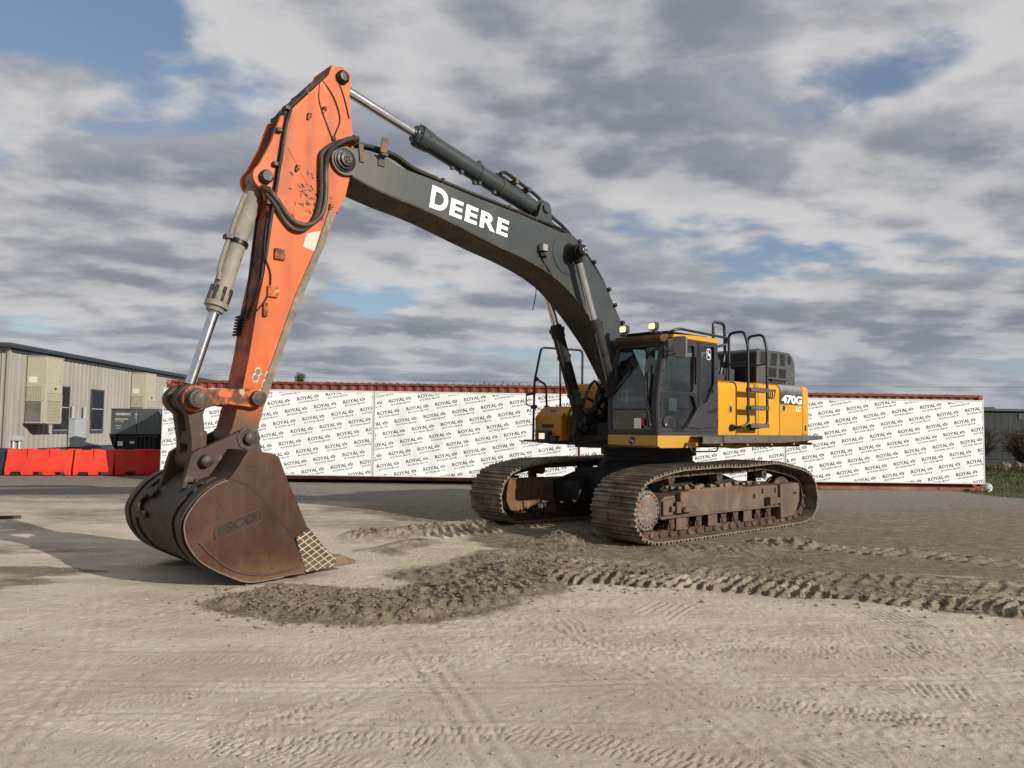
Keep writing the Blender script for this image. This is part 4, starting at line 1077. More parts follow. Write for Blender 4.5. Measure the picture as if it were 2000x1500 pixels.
# ladder
ld = MB()
for x in (-.66, -1.29):
    ld.pipe([(x,1.28,2.56),(x,1.27,3.42),(x,1.575,3.44),(x,1.65,3.18),(x,1.655,1.80),(x+.20,1.60,1.755),(x+.23,1.46,1.75)], .024, .09, n=10)
    ld.tube([(x,1.27,2.87),(x,1.65,2.90)], .016, n=8, sub=1)
    ld.cyl((x+.23,1.46,1.75),(x+.23,1.52,1.75),.05,n=14)
LD = ld.build('ladder', M['rail'], EX)
for z in (2.415, 2.10, 1.785):
    b = MB(); b.box((-1.28,1.60,z-.04),(-.67,1.612,z+.03)); b.box((-1.28,1.612,z+.018),(-.67,1.70,z+.03)); b.box((-1.28,1.695,z-.035),(-.67,1.705,z+.03))
    for k in range(13): b.box((-1.275+k*.046,1.695,z+.03),(-1.25+k*.046,1.705,z+.043))
    b.build('ladder_rung', M['tread'], LD, bevel=.003)
# rear deck: exhaust treatment box and air cleaner
bx_ = MB(); bx_.prism([(-1.56,2.58),(-1.58,3.18),(-1.66,3.235),(-2.80,3.235),(-2.99,3.05),(-3.0,2.585)], .10, 1.29)
BX = bx_.build('exhaust_housing', M['box'], EX, bevel=.02)
v = MB()
def mesh_patch(x0, x1, z0, z1, y, sl=.0, n=10, m_=7):
    for i in range(n):
        for j in range(m_):
            x = x0 + (x1-x0)*(i+.5+.25*(j%2))/n; z = z0 + (z1-z0)*(j+.5)/m_
            v.cyl((x - sl*(z-z0),y,z),(x - sl*(z-z0),y+.004,z),.017,n=6)
mesh_patch(-1.66,-1.92,2.96,3.19,1.29,.2,7,7); mesh_patch(-2.03,-2.26,2.94,3.19,1.29,.2,6,8); mesh_patch(-2.40,-2.60,2.96,3.19,1.29,.0,6,7); mesh_patch(-2.70,-2.82,3.0,3.17,1.29,.0,4,6)
mesh_patch(-1.98,-2.26,2.72,2.90,1.29,0,8,6); mesh_patch(-2.36,-2.62,2.72,2.90,1.29,0,8,6)
tag(v.build('vent_holes', M['blackdecal'], BX), kind='stuff')
b = MB(); b.box((-2.62,1.29,2.665),(-1.98,1.36,2.685)); b.box((-2.5,1.29,2.62),(-2.05,1.32,2.66))
for k in range(9): b.cyl((-1.66-k*.155,1.29,2.63),(-1.66-k*.155,1.302,2.63),.013,n=8)
b.build('hood_handle', M['char'], BX, split=True)
v = MB()
for i in range(26):
    for j in range(7):
        v.box((-1.571-.0*j, .17+i*.042, 2.95+j*.03), (-1.566, .195+i*.042, 2.968+j*.03))
v.box((-1.57,.12,2.60),(-1.555,1.27,2.90)); v.build('front_grille', M['blackdecal'], BX)
ac = MB(); ac.box((-1.45,-.5,2.57),(-.6,.60,3.05)); ac.box((-1.5,.6,2.57),(-.8,.88,2.86)); ac.cyl((-1.0,.72,2.8),(-1.0,.72,3.08),.10); ac.box((-.58,.9,2.56),(-.2,1.25,2.68)); ac.cyl((-.52,.95,2.7),(-.52,.95,2.98),.055)
ac.build('air_cleaner', M['char'], EX, bevel=.03)
MB().pipe([(-.30,1.2,2.60),(-.28,1.2,3.60),(-.63,1.2,3.60),(-.65,1.2,3.05),(-.50,1.2,2.70),(-.50,1.2,2.58)], .026, .10, n=10).tube([(-.29,1.2,3.06),(-.65,1.2,3.05)], .02, n=8, sub=1).build('grab_rail', M['rail'], EX)

# ---------------------------------------------------------------- right front tool box, tank, rails
tb = MB(); tb.prism([(1.50,1.46),(1.50,1.90),(1.28,2.09),(.62,2.09),(.62,1.46)], -1.45, -.76)
TB = tb.build('tool_box', M['yellow_dirty'], EX, bevel=.03, seg=3)
b = MB(); b.box((1.50,-1.44,1.535),(1.512,-.77,1.55)); b.box((1.502,-1.25,1.70),(1.507,-.95,1.76)); b.box((1.40,-1.12,2.0),(1.42,-1.0,2.02)); b.build('lid_seam', M['blackdecal'], TB)
b = MB(); b.box((1.50,-1.28,1.42),(1.62,-.98,1.65)); b.box((1.5,-.97,1.44),(1.60,-.82,1.56)); LG = b.build('lamp_guard', M['char'], TB, bevel=.02)
MB().box((1.62,-1.20,1.495),(1.626,-1.06,1.60)).build('lens', M['lit'], LG)
b = MB(); b.box((.55,-1.62,1.44),(1.62,-1.42,1.475)); b.box((1.5,-1.6,1.44),(1.75,-1.3,1.46)); b.build('front_step', M['tread'], EX, bevel=.005, split=True)
tk = MB(); tk.prism([(.55,1.6),(.55,2.42)] + arc(.42,2.42,.13,0,90,5) + [(-2.9,2.56),(-2.9,1.6)], -1.43, -.62)
TK = tk.build('fuel_tank', M['yellow_dirty'], EX, bevel=.03)
b = MB(); b.cyl((.2,-1.0,2.55),(.2,-1.0,2.62),.07); b.build('filler_cap', M['silver'], TK)
MB().pipe([(1.56,-1.42,1.46),(1.545,-1.42,2.55),(1.40,-1.40,3.19),(.30,-1.38,3.22),(.30,-1.38,2.56)], .022, .09, n=10).tube([(.90,-1.40,3.20),(.88,-1.40,2.08)], .02, n=8, sub=1).build('front_rail', M['rail'], EX)
MB().pipe([(1.50,-1.42,2.60),(1.25,-1.42,2.50),(1.22,-1.42,2.08)], .02, .06).cyl((1.53,-1.42,2.57),(1.47,-1.42,2.61),.035,n=10).cyl((1.22,-1.42,2.08),(1.22,-1.42,2.11),.05,n=12).build('grab_rail', M['rail'], EX)
MB().pipe([(1.55,-1.46,2.33),(1.60,-1.58,2.30),(1.60,-1.58,2.12),(1.555,-1.45,2.08)], .012, .05).cyl((1.55,-1.48,2.08),(1.55,-1.36,2.08),.035,n=10).cyl((1.55,-1.62,2.31),(1.55,-1.40,2.34),.028,n=10).build('mirror_bracket', M['rail'], EX)
b = MB(); b.prism(rrect(-.05,-.20,.07,.20,.03), 0, .04, axis='x'); b.build('side_mirror', M['cabgrey'], EX, bevel=.01, M=Matrix.Translation((1.2,-.50,1.82)))

# ================================================================== SETTING
# ---------------------------------------------------------------- ground
def table(seed): return np.random.RandomState(seed).rand(256, 256)
def vn(x, y, seed):
    t = table(seed); xi = np.floor(x).astype(int); yi = np.floor(y).astype(int); fx = x - xi; fy = y - yi
    fx = fx*fx*(3-2*fx); fy = fy*fy*(3-2*fy)
    a = t[xi % 256, yi % 256]; b = t[(xi+1) % 256, yi % 256]; c = t[xi % 256, (yi+1) % 256]; d = t[(xi+1) % 256, (yi+1) % 256]
    return a*(1-fx)*(1-fy) + b*fx*(1-fy) + c*(1-fx)*fy + d*fx*fy
def fbm(x, y, oct_, seed, rough=.5):
    s_ = 0; a = 1; n_ = 0
    for k in range(oct_):
        s_ = s_ + a*vn(x*2**k + 17.3*k, y*2**k + 9.1*k, seed + k); n_ += a; a *= rough
    return s_/n_
def sst(a, b, v):
    t = np.clip((v-a)/(b-a), 0, 1); return t*t*(3-2*t)
def polyd(x, y, pts):
    """distance to, signed side of and length along a polyline"""
    best = np.full(x.shape, 1e9); al = np.zeros(x.shape); sg = np.zeros(x.shape); acc = 0
    for (x0, y0), (x1, y1) in zip(pts, pts[1:]):
        dx, dy = x1-x0, y1-y0; L_ = math.hypot(dx, dy)
        t = np.clip(((x-x0)*dx + (y-y0)*dy)/(L_*L_), 0, 1)
        d = np.hypot(x-x0-t*dx, y-y0-t*dy); m = d < best
        best = np.where(m, d, best); al = np.where(m, acc + t*L_, al); sg = np.where(m, ((x-x0)*dy - (y-y0)*dx)/L_, sg); acc += L_
    return best, sg, al
def nonuni(lo, hi, fn):
    v = [lo]
    while v[-1] < hi: v.append(v[-1] + fn(v[-1]))
    return np.array(v)
xs = nonuni(-16.5, 15, lambda x: .0135 + max(0, abs(x-.6)-3.4)*.0052)
ys = nonuni(3.0, 25.5, lambda y: .009 + (y-3)*.0026)
far = np.array([17.5, 20, 25, 33, 45, 65, 100, 160, 260, 420, 700])
xs = np.concatenate([-far[::-1] - .5, xs, far]); ys = np.concatenate([-far[::-1] + 15, [-2, -1.2, -.4, .4, 1.1, 1.8, 2.4], ys, far + 10])
ys = np.unique(ys[np.argsort(ys)])
X, Y = np.meshgrid(xs, ys)
warp = (fbm(X*.9, Y*.9, 3, 40) - .5)
H = (fbm(X*.35, Y*.35, 3, 3) - .5)*.05 + (fbm(X*1.6, Y*1.6, 4, 5) - .5)*.014 + (fbm(X*11, Y*11, 3, 8, .7) - .5)*.009
H += (fbm(X*1.0 + Y*.25, Y*5.5 - X*.6, 3, 70) - .5)*.007            # faint scraped streaks across the yard
churn = np.zeros_like(X); rid = np.zeros_like(X)
GX, GY_ = X, Y
def win(pts, pad):
    ax = [q[0] for q in pts]; ay = [q[1] for q in pts]
    i0, i1 = np.searchsorted(xs, (min(ax)-pad, max(ax)+pad)); j0, j1 = np.searchsorted(ys, (min(ay)-pad, max(ay)+pad))
    return np.s_[max(j0-1,0):j1+1, max(i0-1,0):i1+1]
def stamp(pts, hw, height, ridge, pitch, skew, dark, seed, edge=.35, chev=0.0, blade=1.0):
    """a strip pressed or heaped by a crawler: soil height, cross ridges, darker colour"""
    S_ = win(pts, hw*1.6); X, Y = GX[S_], GY_[S_]
    d, sg, al = polyd(X, Y, pts)
    wob = 1 + (fbm(X*2.2, Y*2.2, 4, seed) - .5)*.9
    u = d/(hw*wob)
    m = 1 - sst(1-edge, 1.05, u); md_ = 1 - sst(.78, 1.36, u)
    L_ = sum(math.hypot(b[0]-a[0], b[1]-a[1]) for a, b in zip(pts, pts[1:]))
    en = sst(0, .35, al + .02) * (1 - sst(L_-.35, L_, al - .02)); m = m*en; md_ = md_*en
    ph = (al + skew*sg + chev*np.abs(sg))/pitch + (fbm(X*1.5, Y*1.5, 2, seed+5)-.5)*1.2*blade + (fbm(X*5, Y*5, 2, seed+6)-.5)*.6*blade
    saw = (ph % 1.0); rg = np.where(saw < .22, saw/.22, np.maximum(0, 1-(saw-.22)/.50))
    patch = sst(.22, .42, fbm(X*1.1, Y*1.1, 3, seed+9))
    lump = (fbm(X*11, Y*11, 4, seed+3, .8) - .45)
    H[S_] += m*(height + ridge*rg*patch + lump*max(abs(height), .030)*1.3)
    churn[S_] = np.maximum(churn[S_], md_*dark*(.62 + .8*fbm(X*3, Y*3, 4, seed+2)))
# the heaped berm before the bucket and the crawler ruts crossing to the right
stamp([(-2.75,7.72),(-2.1,7.42),(-1.5,7.22),(-.95,7.22),(-.45,7.70),(0,8.3),(.35,9.2)], .58, .045, .026, .15, .55, .92, 100, .5, 0, 2.2)
stamp([(-1.2,8.1),(-.3,9.0),(.3,10.2),(.8,11.4)], .75, .012, .030, .17, .2, .62, 120, .6)
stamp([(.35,8.75),(1.3,8.72),(2.4,8.42),(3.4,8.15),(4.4,7.75),(5.6,7.2),(7.5,6.3)], .44, -.025, .075, .135, .30, .62, 140, .3)
stamp([(.3,9.6),(1.5,9.45),(3.0,9.1),(4.5,8.7),(7,8.0)], .5, .006, .022, .2, .4, .62, 150, .6)
stamp([(3.4,11.6),(4.6,11.3),(5.6,10.8),(6.6,10.1),(8.2,9.0)], .38, -.02, .07, .20, .3, .6, 160, .3)
stamp([(.55,11.15),(1.05,11.75),(1.45,11.45)], .42, .12, .0, .2, 0, .65, 170, .8)
stamp([(1.9,10.6),(3.2,10.9),(4.6,11.9)], .5, .035, .015, .2, .3, .55, 175, .7)
stamp([(-2.5,11.3),(-1.7,12.0),(-1.1,12.5),(-.3,13.4)], .5, .075, .02, .2, .3, .55, 180, .7)
stamp([(-1.3,11.6),(-.2,12.6),(.5,13.3)], .33, .0, .06, .17, .3, .4, 190, .3)
stamp([(-1.95,9.9),(-1.6,10.6),(-1.1,11.5)], .4, .02, .0, .2, 0, .5, 195, .7)
# crisp grouser prints in patches on the pale ground
def prints(cx, cy, w_, l_, ang, pitch, amp):
    S_ = win([(cx,cy)], w_ + l_); X, Y = GX[S_], GY_[S_]
    a = RAD(ang); u = (X-cx)*math.cos(a) + (Y-cy)*math.sin(a); v = -(X-cx)*math.sin(a) + (Y-cy)*math.cos(a)
    m = (1-sst(w_*.42, w_*.52, np.abs(u)))*(1-sst(l_*.40, l_*.52, np.abs(v)))
    m = m*sst(.30, .5, fbm(X*2.5, Y*2.5, 3, int(cx*10+cy*100) % 5000 + 300))
    s_ = ((u + (fbm(X*3, Y*3, 2, 77)-.5)*.05)/pitch) % 1.0
    H[S_] += m*amp*.40*(np.where(s_ < .35, s_/.35, np.maximum(0, 1-(s_-.35)/.5)) - .25)
for q in ((3.52,6.85,.52,1.05,4,.062,.030),(3.15,6.0,.46,.30,0,.055,.022),(2.95,5.55,.5,.16,-8,.05,.016),(2.45,5.15,.30,.36,20,.05,.022),(2.85,5.1,.45,.34,-14,.055,.022),
          (2.0,4.65,.36,.32,24,.05,.022),(2.42,4.62,.42,.34,8,.05,.022),(1.7,4.0,.38,.30,28,.05,.022),(2.1,3.95,.34,.3,-6,.05,.022),(1.05,6.9,.5,.7,38,.07,.02),(1.45,7.2,.5,.7,-30,.075,.024),
          (.3,5.35,.7,.5,46,.07,.016),(.75,5.3,.5,.4,30,.06,.014),(.1,4.7,.4,.25,35,.05,.012),(.55,6.6,.3,.5,10,.06,.016),(3.6,9.9,.6,.6,12,.08,.03),(4.2,13.2,.8,1.6,25,.09,.03),(1.9,6.25,.6,.25,60,.06,.014)):
    prints(*q)
# tyre tracks: two bands of small knobs each
def tyre(pts, hw, amp, knob):
    S_ = win(pts, hw*1.2); X, Y = GX[S_], GY_[S_]
    d, sg, al = polyd(X, Y, pts)
    m = (1-sst(hw*.85, hw, d))*sst(.25, .50, fbm(X*1.3, Y*1.3, 3, int(abs(pts[0][0])*100) % 999 + 500))
    k = np.sin(al/(knob*.60)*6.283 + np.sign(sg)*1.5 + sg/hw*3.5 + (fbm(X*4, Y*4, 2, 88)-.5)*5)
    H[S_] += m*amp*.36*(sst(.1, .45, k)*1.6 - 1.2)
for q in (([(-2.6,4.55),(-1.9,4.9),(-1.2,5.5)],.10,.010,.07),([(-1.6,4.2),(-1.1,4.6),(-.55,5.3)],.11,.014,.075),([(-1.9,3.5),(-.9,4.25),(-.3,5.0)],.11,.008,.06),
          ([(-.93,6.6),(-.28,4.7),(-.05,3.6)],.14,.006,.30),([(-.45,6.6),(.2,5.0),(.9,3.5)],.05,.008,.04),([(.5,6.5),(1.24,4.58),(1.5,3.6)],.14,.007,.28),
          ([(-3.5,5.5),(-1,5.6),(1.5,5.8),(4,6.0)],.10,.008,.09),([(-2.5,3.9),(0,4.3),(1.5,3.75)],.12,.011,.08),([(-.5,4.1),(.6,3.95),(1.6,3.6)],.13,.016,.065),([(0,6.05),(2,6.0),(4.5,6.2)],.09,.008,.08),
          ([(-4,4.6),(-2,4.3),(-.6,3.8)],.11,.010,.08),([(.8,5.0),(2.4,4.6),(4,4.0)],.12,.009,.07)):
    tyre(*q)
H += np.clip(churn, 0, 1)*((fbm(X*6, Y*6, 4, 60, .65) - .5)*.05 + (fbm(X*1.8, Y*3.5, 3, 61) - .5)*.04)
def grooves(pts, hw, amp, n_):
    S_ = win(pts, hw*1.2); X, Y = GX[S_], GY_[S_]
    d, sg, al = polyd(X, Y, pts); sg = sg + (fbm(X*.8, Y*.8, 2, 91)-.5)*.06
    m = (1-sst(hw*.8, hw, d))*(.35 + .65*sst(.3, .55, fbm(X*.8, Y*.8, 3, 93)))
    H[S_] -= m*amp*.6*(.6 + np.cos(sg/hw*math.pi*n_))
for q in (([(-1.0,6.7),(-.62,5.6),(-.28,4.68),(-.02,3.9),(.15,3.0)],.17,.006,3),([(.45,6.6),(.85,5.7),(1.24,4.6),(1.42,3.8),(1.55,3.0)],.16,.007,3),([(-6,5.9),(-3,5.75),(0,5.85),(3,6.1),(6,6.6)],.14,.005,2),
          ([(-6,5.1),(-3,5.0),(0,5.05),(3,5.35),(6,5.9)],.16,.005,3),([(-5,4.3),(-2,4.45),(1,4.35),(4,4.7)],.15,.004,3),([(-4,6.9),(-2.9,6.6),(-1.5,6.3),(1,6.5),(4,7.0)],.16,.004,2),([(1.5,7.6),(3,6.6),(4.4,5.2),(5,4)],.16,.004,3),
          ([(-6,9.5),(-4,7.5),(-3,5.5),(-2.4,3.5)],.16,.004,3),([(-8,8.0),(-5,7.6),(-3,6.9)],.2,.005,3)):
    grooves(*q)
grit = sst(.35, .65, fbm(X*.9, Y*1.6, 3, 45))
H += (fbm(X*26, Y*26, 2, 46) - .5)*(.004 + .011*grit)*(1 - sst(9, 15, Y))
# flat where things stand
md = np.hypot((X-MX)*.9, Y-MY); lx = (X-MX)*math.cos(MYAW) + (Y-MY)*math.sin(MYAW); ly = -(X-MX)*math.sin(MYAW) + (Y-MY)*math.cos(MYAW)
for s_ in (1, -1):
    q = np.maximum(np.abs(lx)-2.5, np.abs(ly - s_*GY)-.36); f_ = sst(0, .35, q); H = H*f_ + (1-f_)*(-.002)
q = np.maximum(np.abs(lx-7.6)-.75, np.abs(ly)-.95); f_ = sst(-.05, .5, q); H = H*f_ + (1-f_)*(.0)
H = np.where((np.abs(X) > 17) | (Y > 26) | (Y < 2.5), H*.2, H)
H -= sst(13, 24, X)*sst(18, 21, Y)*.0
# a grass strip beyond the right end of the containers
gravel = sst(12.5, 19.0, Y - X*.10*(X > 0) + X*.05*(X < 0) + warp*3)
gravel = np.clip(gravel, 0, 1)
zone = sst(-.6, .9, Y - 9.6 - np.where(X < .8, (.8-X)*1.15, (X-.8)*-.34) + warp*4.0)
zone *= sst(-5.5, -2.0, X + warp*3)
churn = np.maximum(churn, zone*.80*(.62+.6*fbm(X*1.3, Y*3.2, 4, 66)))
wet = sst(.52, .70, fbm(X*.55, Y*1.5, 4, 31))*sst(-1.6, -2.8, X)*sst(5.4, 6.2, Y)*(1-sst(9, 12, Y))
churn = np.maximum(churn, wet*.7)
mid = sst(9.0, 13.0, Y + warp*4 + np.where(X < -2, (X+2)*.25, 0))*.42*(.55 + .9*fbm(X*.5, Y*1.5, 4, 68)); churn = np.maximum(churn, mid)
grass = sst(12.9, 13.6, X + warp*1.2)*sst(20.0, 21.2, Y + warp*1.5)
nx_, ny_ = len(xs), len(ys)
me = bpy.data.meshes.new('ground')
V = np.stack([X.ravel(), Y.ravel(), H.ravel()], 1)
I = (np.arange(ny_-1)[:, None]*nx_ + np.arange(nx_-1)[None]).ravel()
F = np.stack([I, I+1, I+nx_+1, I+nx_], 1)
me.vertices.add(len(V)); me.vertices.foreach_set('co', V.ravel())
me.loops.add(F.size); me.loops.foreach_set('vertex_index', F.ravel())
me.polygons.add(len(F)); me.polygons.foreach_set('loop_start', np.arange(len(F))*4)
me.polygons.foreach_set('use_smooth', np.ones(len(F), bool)); me.update()
for n_, arr in (('churn', churn), ('gravel', gravel), ('grass', grass)):
    a = me.attributes.new(n_, 'FLOAT', 'POINT'); a.data.foreach_set('value', arr.ravel().astype(np.float32))
g = bpy.data.objects.new('ground', me); COL.objects.link(g); g['kind'] = 'structure'
gm = bpy.data.materials.new('dirt_yard'); gm.use_nodes = True; nt = gm.node_tree; nt.nodes.clear(); me.materials.append(gm)
out = N(nt, 'ShaderNodeOutputMaterial'); bs = N(nt, 'ShaderNodeBsdfPrincipled', inp={'Roughness': .95, 'Specular IOR Level': .15}); nt.links.new(bs.outputs[0], out.inputs[0])
tc = N(nt, 'ShaderNodeTexCoord')
def gn(scale, det=6, ro=.6, st=(1,1,1), rot=0):
    mp = N(nt, 'ShaderNodeMapping'); mp.inputs['Scale'].default_value = st; mp.inputs['Rotation'].default_value = (0,0,RAD(rot)); nt.links.new(tc.outputs['Object'], mp.inputs[0])
    n = N(nt, 'ShaderNodeTexNoise', inp={'Scale': scale, 'Detail': det, 'Roughness': ro}); nt.links.new(mp.outputs[0], n.inputs['Vector']); return n.outputs[0]
def at(n_): return N(nt, 'ShaderNodeAttribute', attribute_name=n_).outputs['Fac']
c = mixc(nt, ramp(nt, gn(.7, 8, .62, (1, 2.2, 1), -8), .33, .68), (.50, .418, .322), (.66, .575, .475))
c = mixc(nt, math_(nt, 'MULTIPLY', ramp(nt, gn(2.2, 8, .65, (.6, 2.4, 1), 6), .50, .74), .5), c, (.42, .345, .255))
c = mixc(nt, math_(nt, 'MULTIPLY', ramp(nt, gn(30, 5, .7), .56, .72), .35), c, (.72, .65, .56))
ch = math_(nt, 'ADD', at('churn'), math_(nt, 'MULTIPLY', math_(nt, 'SUBTRACT', gn(3.5, 8, .7), .5), .55))
dk = mixc(nt, ramp(nt, gn(6, 8, .7), .35, .7), (.145, .115, .082), (.29, .235, .172))
c = mixc(nt, ramp(nt, ch, .18, .72), c, dk)
gr = mixc(nt, ramp(nt, gn(22, 6, .75), .38, .66), (.13, .117, .10), (.34, .305, .265))
gv = math_(nt, 'ADD', at('gravel'), math_(nt, 'MULTIPLY', math_(nt, 'SUBTRACT', gn(1.2, 6, .65, (1, 2, 1)), .5), .8))
c = mixc(nt, ramp(nt, gv, .3, .85), c, gr)
gs = math_(nt, 'ADD', at('grass'), math_(nt, 'MULTIPLY', math_(nt, 'SUBTRACT', gn(3, 6, .7), .5), .6))
c = mixc(nt, ramp(nt, gs, .4, .65), c, (.07, .085, .028))
vo = N(nt, 'ShaderNodeTexVoronoi', inp={'Scale': 26.0}); nt.links.new(tc.outputs['Object'], vo.inputs['Vector'])
c = mixc(nt, math_(nt, 'MULTIPLY', ramp(nt, vo.outputs['Distance'], .17, .10), math_(nt, 'MULTIPLY', ramp(nt, gn(5, 4), .5, .64), .55)), c, (.52, .46, .38))
sp_n = gn(75, 7, .85)
c = mixc(nt, math_(nt, 'MULTIPLY', ramp(nt, sp_n, .50, .36), .55), c, (.15, .12, .09))
c = mixc(nt, math_(nt, 'MULTIPLY', ramp(nt, sp_n, .55, .68), .5), c, (.80, .73, .63))
nt.links.new(c, bs.inputs['Base Color'])
b1 = N(nt, 'ShaderNodeBump', inp={'Strength': .6, 'Distance': .03}); nt.links.new(gn(14, 8, .72), b1.inputs['Height'])
b2 = N(nt, 'ShaderNodeBump', inp={'Strength': .75, 'Distance': .014}); nt.links.new(gn(85, 6, .8), b2.inputs['Height']); nt.links.new(b1.outputs[0], b2.inputs['Normal'])
nt.links.new(b2.outputs[0], bs.inputs['Normal'])
def ground_z(x, y):
    i = int(np.clip(np.searchsorted(xs, x), 1, nx_-1)); j = int(np.clip(np.searchsorted(ys, y), 1, ny_-1)); return float(H[j, i])

# loose stones and clods
random.seed(21)
def rocks(n_, pick, smin, smax, flat=.6):
    mb = MB()
    for k in range(n_):
        x, y, f_ = pick(); r = (smin + (smax-smin)*random.random()**3)*f_; z = ground_z(x, y)
        a = random.uniform(0, 6.28); e = random.uniform(.7, 1.3)
        vs = []
        for (px, py, pz) in ((1,0,0),(.45,.85,.1),(-.6,.75,-.1),(-1,-.1,.1),(-.4,-.9,0),(.6,-.75,.05),(.35,.2,.75),(-.35,-.15,.8),(.1,-.1,-.6)):
            px, py = px*math.cos(a) - py*math.sin(a), px*math.sin(a) + py*math.cos(a)
            j_ = lambda: random.uniform(.75, 1.2)
            vs.append((x + px*r*j_()*e, y + py*r*j_(), z + r*flat*.25 + pz*r*flat*j_()))
        mb.add(vs, [(0,1,6),(1,2,6),(2,7,6),(2,3,7),(3,4,7),(4,5,7),(5,6,7),(5,0,6),(1,0,8),(2,1,8),(3,2,8),(4,3,8),(5,4,8),(0,5,8)])
    return mb
def pick_near():
    y = 3.2 + 18*random.random()**1.7; return random.uniform(-.75, .78)*y, y, .5 + y*.045
M['stone'] = mat('pale_stone', (.36, .31, .245), .9, var=.35, vscale=.9, bump=.3)
M['clod'] = mat('dark_soil_clod', (.19, .15, .105), .95, var=.3, vscale=3, bump=.3)
o = rocks(9000, pick_near, .003, .020).build('loose_gravel', M['stone'], smooth=0); tag(o, 'pale pebbles scattered over the dirt yard', 'gravel', kind='stuff')
bl = [(-2.6,7.6),(-2.0,7.2),(-1.3,7.1),(-.6,7.5),(.1,8.3),(.6,9.5),(1.5,8.7),(3,8.3),(4.5,7.8),(1.0,11.4),(-1.6,12.1)]
def pick_berm():
    i = random.randrange(len(bl)-1); t = random.random(); a, b_ = bl[i], bl[i+1] if i < 5 else bl[i]
    return a[0]+(b_[0]-a[0])*t + random.gauss(0,.36), a[1]+(b_[1]-a[1])*t + random.gauss(0,.34), 1
o = rocks(7000, pick_berm, .003, .026, .8).build('soil_clods', M['clod'], smooth=0); tag(o, 'dark crumbled soil on the churned crawler ruts', 'soil', kind='stuff')

# ---------------------------------------------------------------- shipping containers with printed banners
M['cont'] = mat('rusty_red_container_paint', (.19, .054, .034), .7, var=.3, vscale=1.5, dirt=((.12, .05, .03), 3, .5, .7, .7), chips=((.36, .20, .13), 6, .62, .72), streak=((.10, .04, .022), 5, .6))
M['cont_rail'] = mat('faded_container_rail', (.30, .085, .06), .7, var=.3, vscale=1.5, dirt=((.36, .24, .18), 2, .45, .65, .6), chips=((.09, .04, .025), 7, .6, .68))
M['sheet'] = mat('white_banner_vinyl', (.83, .855, .86), .55, var=.03, vscale=.8)
M['ink'] = mat('navy_banner_ink', (.065, .068, .082), .6, var=.1)
M['tubew'] = mat('white_frame_tube', (.62, .61, .58), .5, var=.06)
CX, CYD, CYAW = -10.217, 22.385, .0167
ca, sa = math.cos(CYAW), math.sin(CYAW)
def container(k):
    x0 = k*12.20; zb = .11 - k*.09
    o = thing('shipping_container', ('rusty red shipping container behind the banners, left one of the pair nearest the office' if k == 0 else 'rusty red shipping container behind the banners, right one of the pair nearest the grass'), 'container', (CX + ca*x0, CYD + sa*x0, zb - .03), CYAW, 'shipping containers end to end')
    L_, Wd, Ht = 12.18, 2.44, 2.88
    mb = MB(); p = .278; n_ = int(L_/p)
    def cor(y, sgn):
        pr = []
        for i in range(n_):
            x = .1 + i*(L_-.2)/n_; q = (L_-.2)/n_
            pr += [(x, y), (x+q*.25, y), (x+q*.5, y+sgn*.036), (x+q*.75, y+sgn*.036)]
        pr.append((L_-.1, y)); return pr
    for y, sg in ((.03, 1), (Wd-.03, -1)):
        pr = cor(y, sg)
        for a, b_ in zip(pr, pr[1:]): mb.add([(a[0],a[1],.16),(b_[0],b_[1],.16),(b_[0],b_[1],Ht-.06),(a[0],a[1],Ht-.06)], [(0,1,2,3)])
    mb.box((.02,.06,Ht-.055),(L_-.02,Wd-.06,Ht-.035)); mb.box((.02,.1,.15),(L_-.02,Wd-.1,.17)); mb.box((.03,.1,.16),(.06,Wd-.1,Ht-.06)); mb.box((L_-.06,.1,.16),(L_-.03,Wd-.1,Ht-.06))
    mb.build('wall', M['cont'], o, smooth=20)
    for y in (0, Wd-.06):
        MB().box((.1,y,.02),(L_-.1,y+.06,.16)).build('bottom_rail', M['cont_rail'], o, bevel=.008)
        MB().box((.1,y+.004,Ht-.07),(L_-.1,y+.056,Ht-.01)).build('top_rail', M['cont'], o, bevel=.006)
    # ribbed roof edge showing above the rail
    rb = MB()
    for i in range(58): rb.box((.12+i*.207,.03,Ht-.035),(.23+i*.207,Wd-.03,Ht+.008+random.uniform(-.004,.006)))
    rb.build('roof_ribs', M['cont'], o, bevel=.004, seg=1)
    for x in (0, L_-.10):
        for y in (0, Wd-.10):
            MB().box((x,y,.12),(x+.10,y+.10,Ht-.11)).build('corner_post', M['cont'], o, bevel=.008)
            for z in (0, Ht-.115):
                MB().box((x-.01,y-.012,z),(x+.115,y+.115,z+.12)).build('corner_casting', M['cont_rail'], o, bevel=.012)
for k in (0, 1): container(k)
def crown(fn, mb, x, y, s_):
    pr = [(0,0),(1,0),(1.12,.62),(.78,.34),(.5,.80),(.22,.34),(-.12,.62)]
    inner = [(.12,.12),(.88,.12),(.93,.34),(.74,.20),(.5,.52),(.26,.20),(.07,.34)]
    n_ = len(pr); vs = [fn(x+a*s_, y+b*s_) for a, b in pr] + [fn(x+a*s_, y+b*s_) for a, b in inner]
    mb.add(vs, [(i, (i+1) % n_, n_+(i+1) % n_, n_+i) for i in range(n_)], 1)
edges = [(.02, 6.13), (6.20, 12.15), (12.24, 18.30), (18.37, 24.27)]
BL = ['first printed white banner from the left, its left edge loose beside the orange barriers', 'white banner creased with vertical folds between the bucket and the crawler tracks', 'white banner mostly hidden behind the excavator cab and body', 'last white banner on the right, its end at the grass strip']
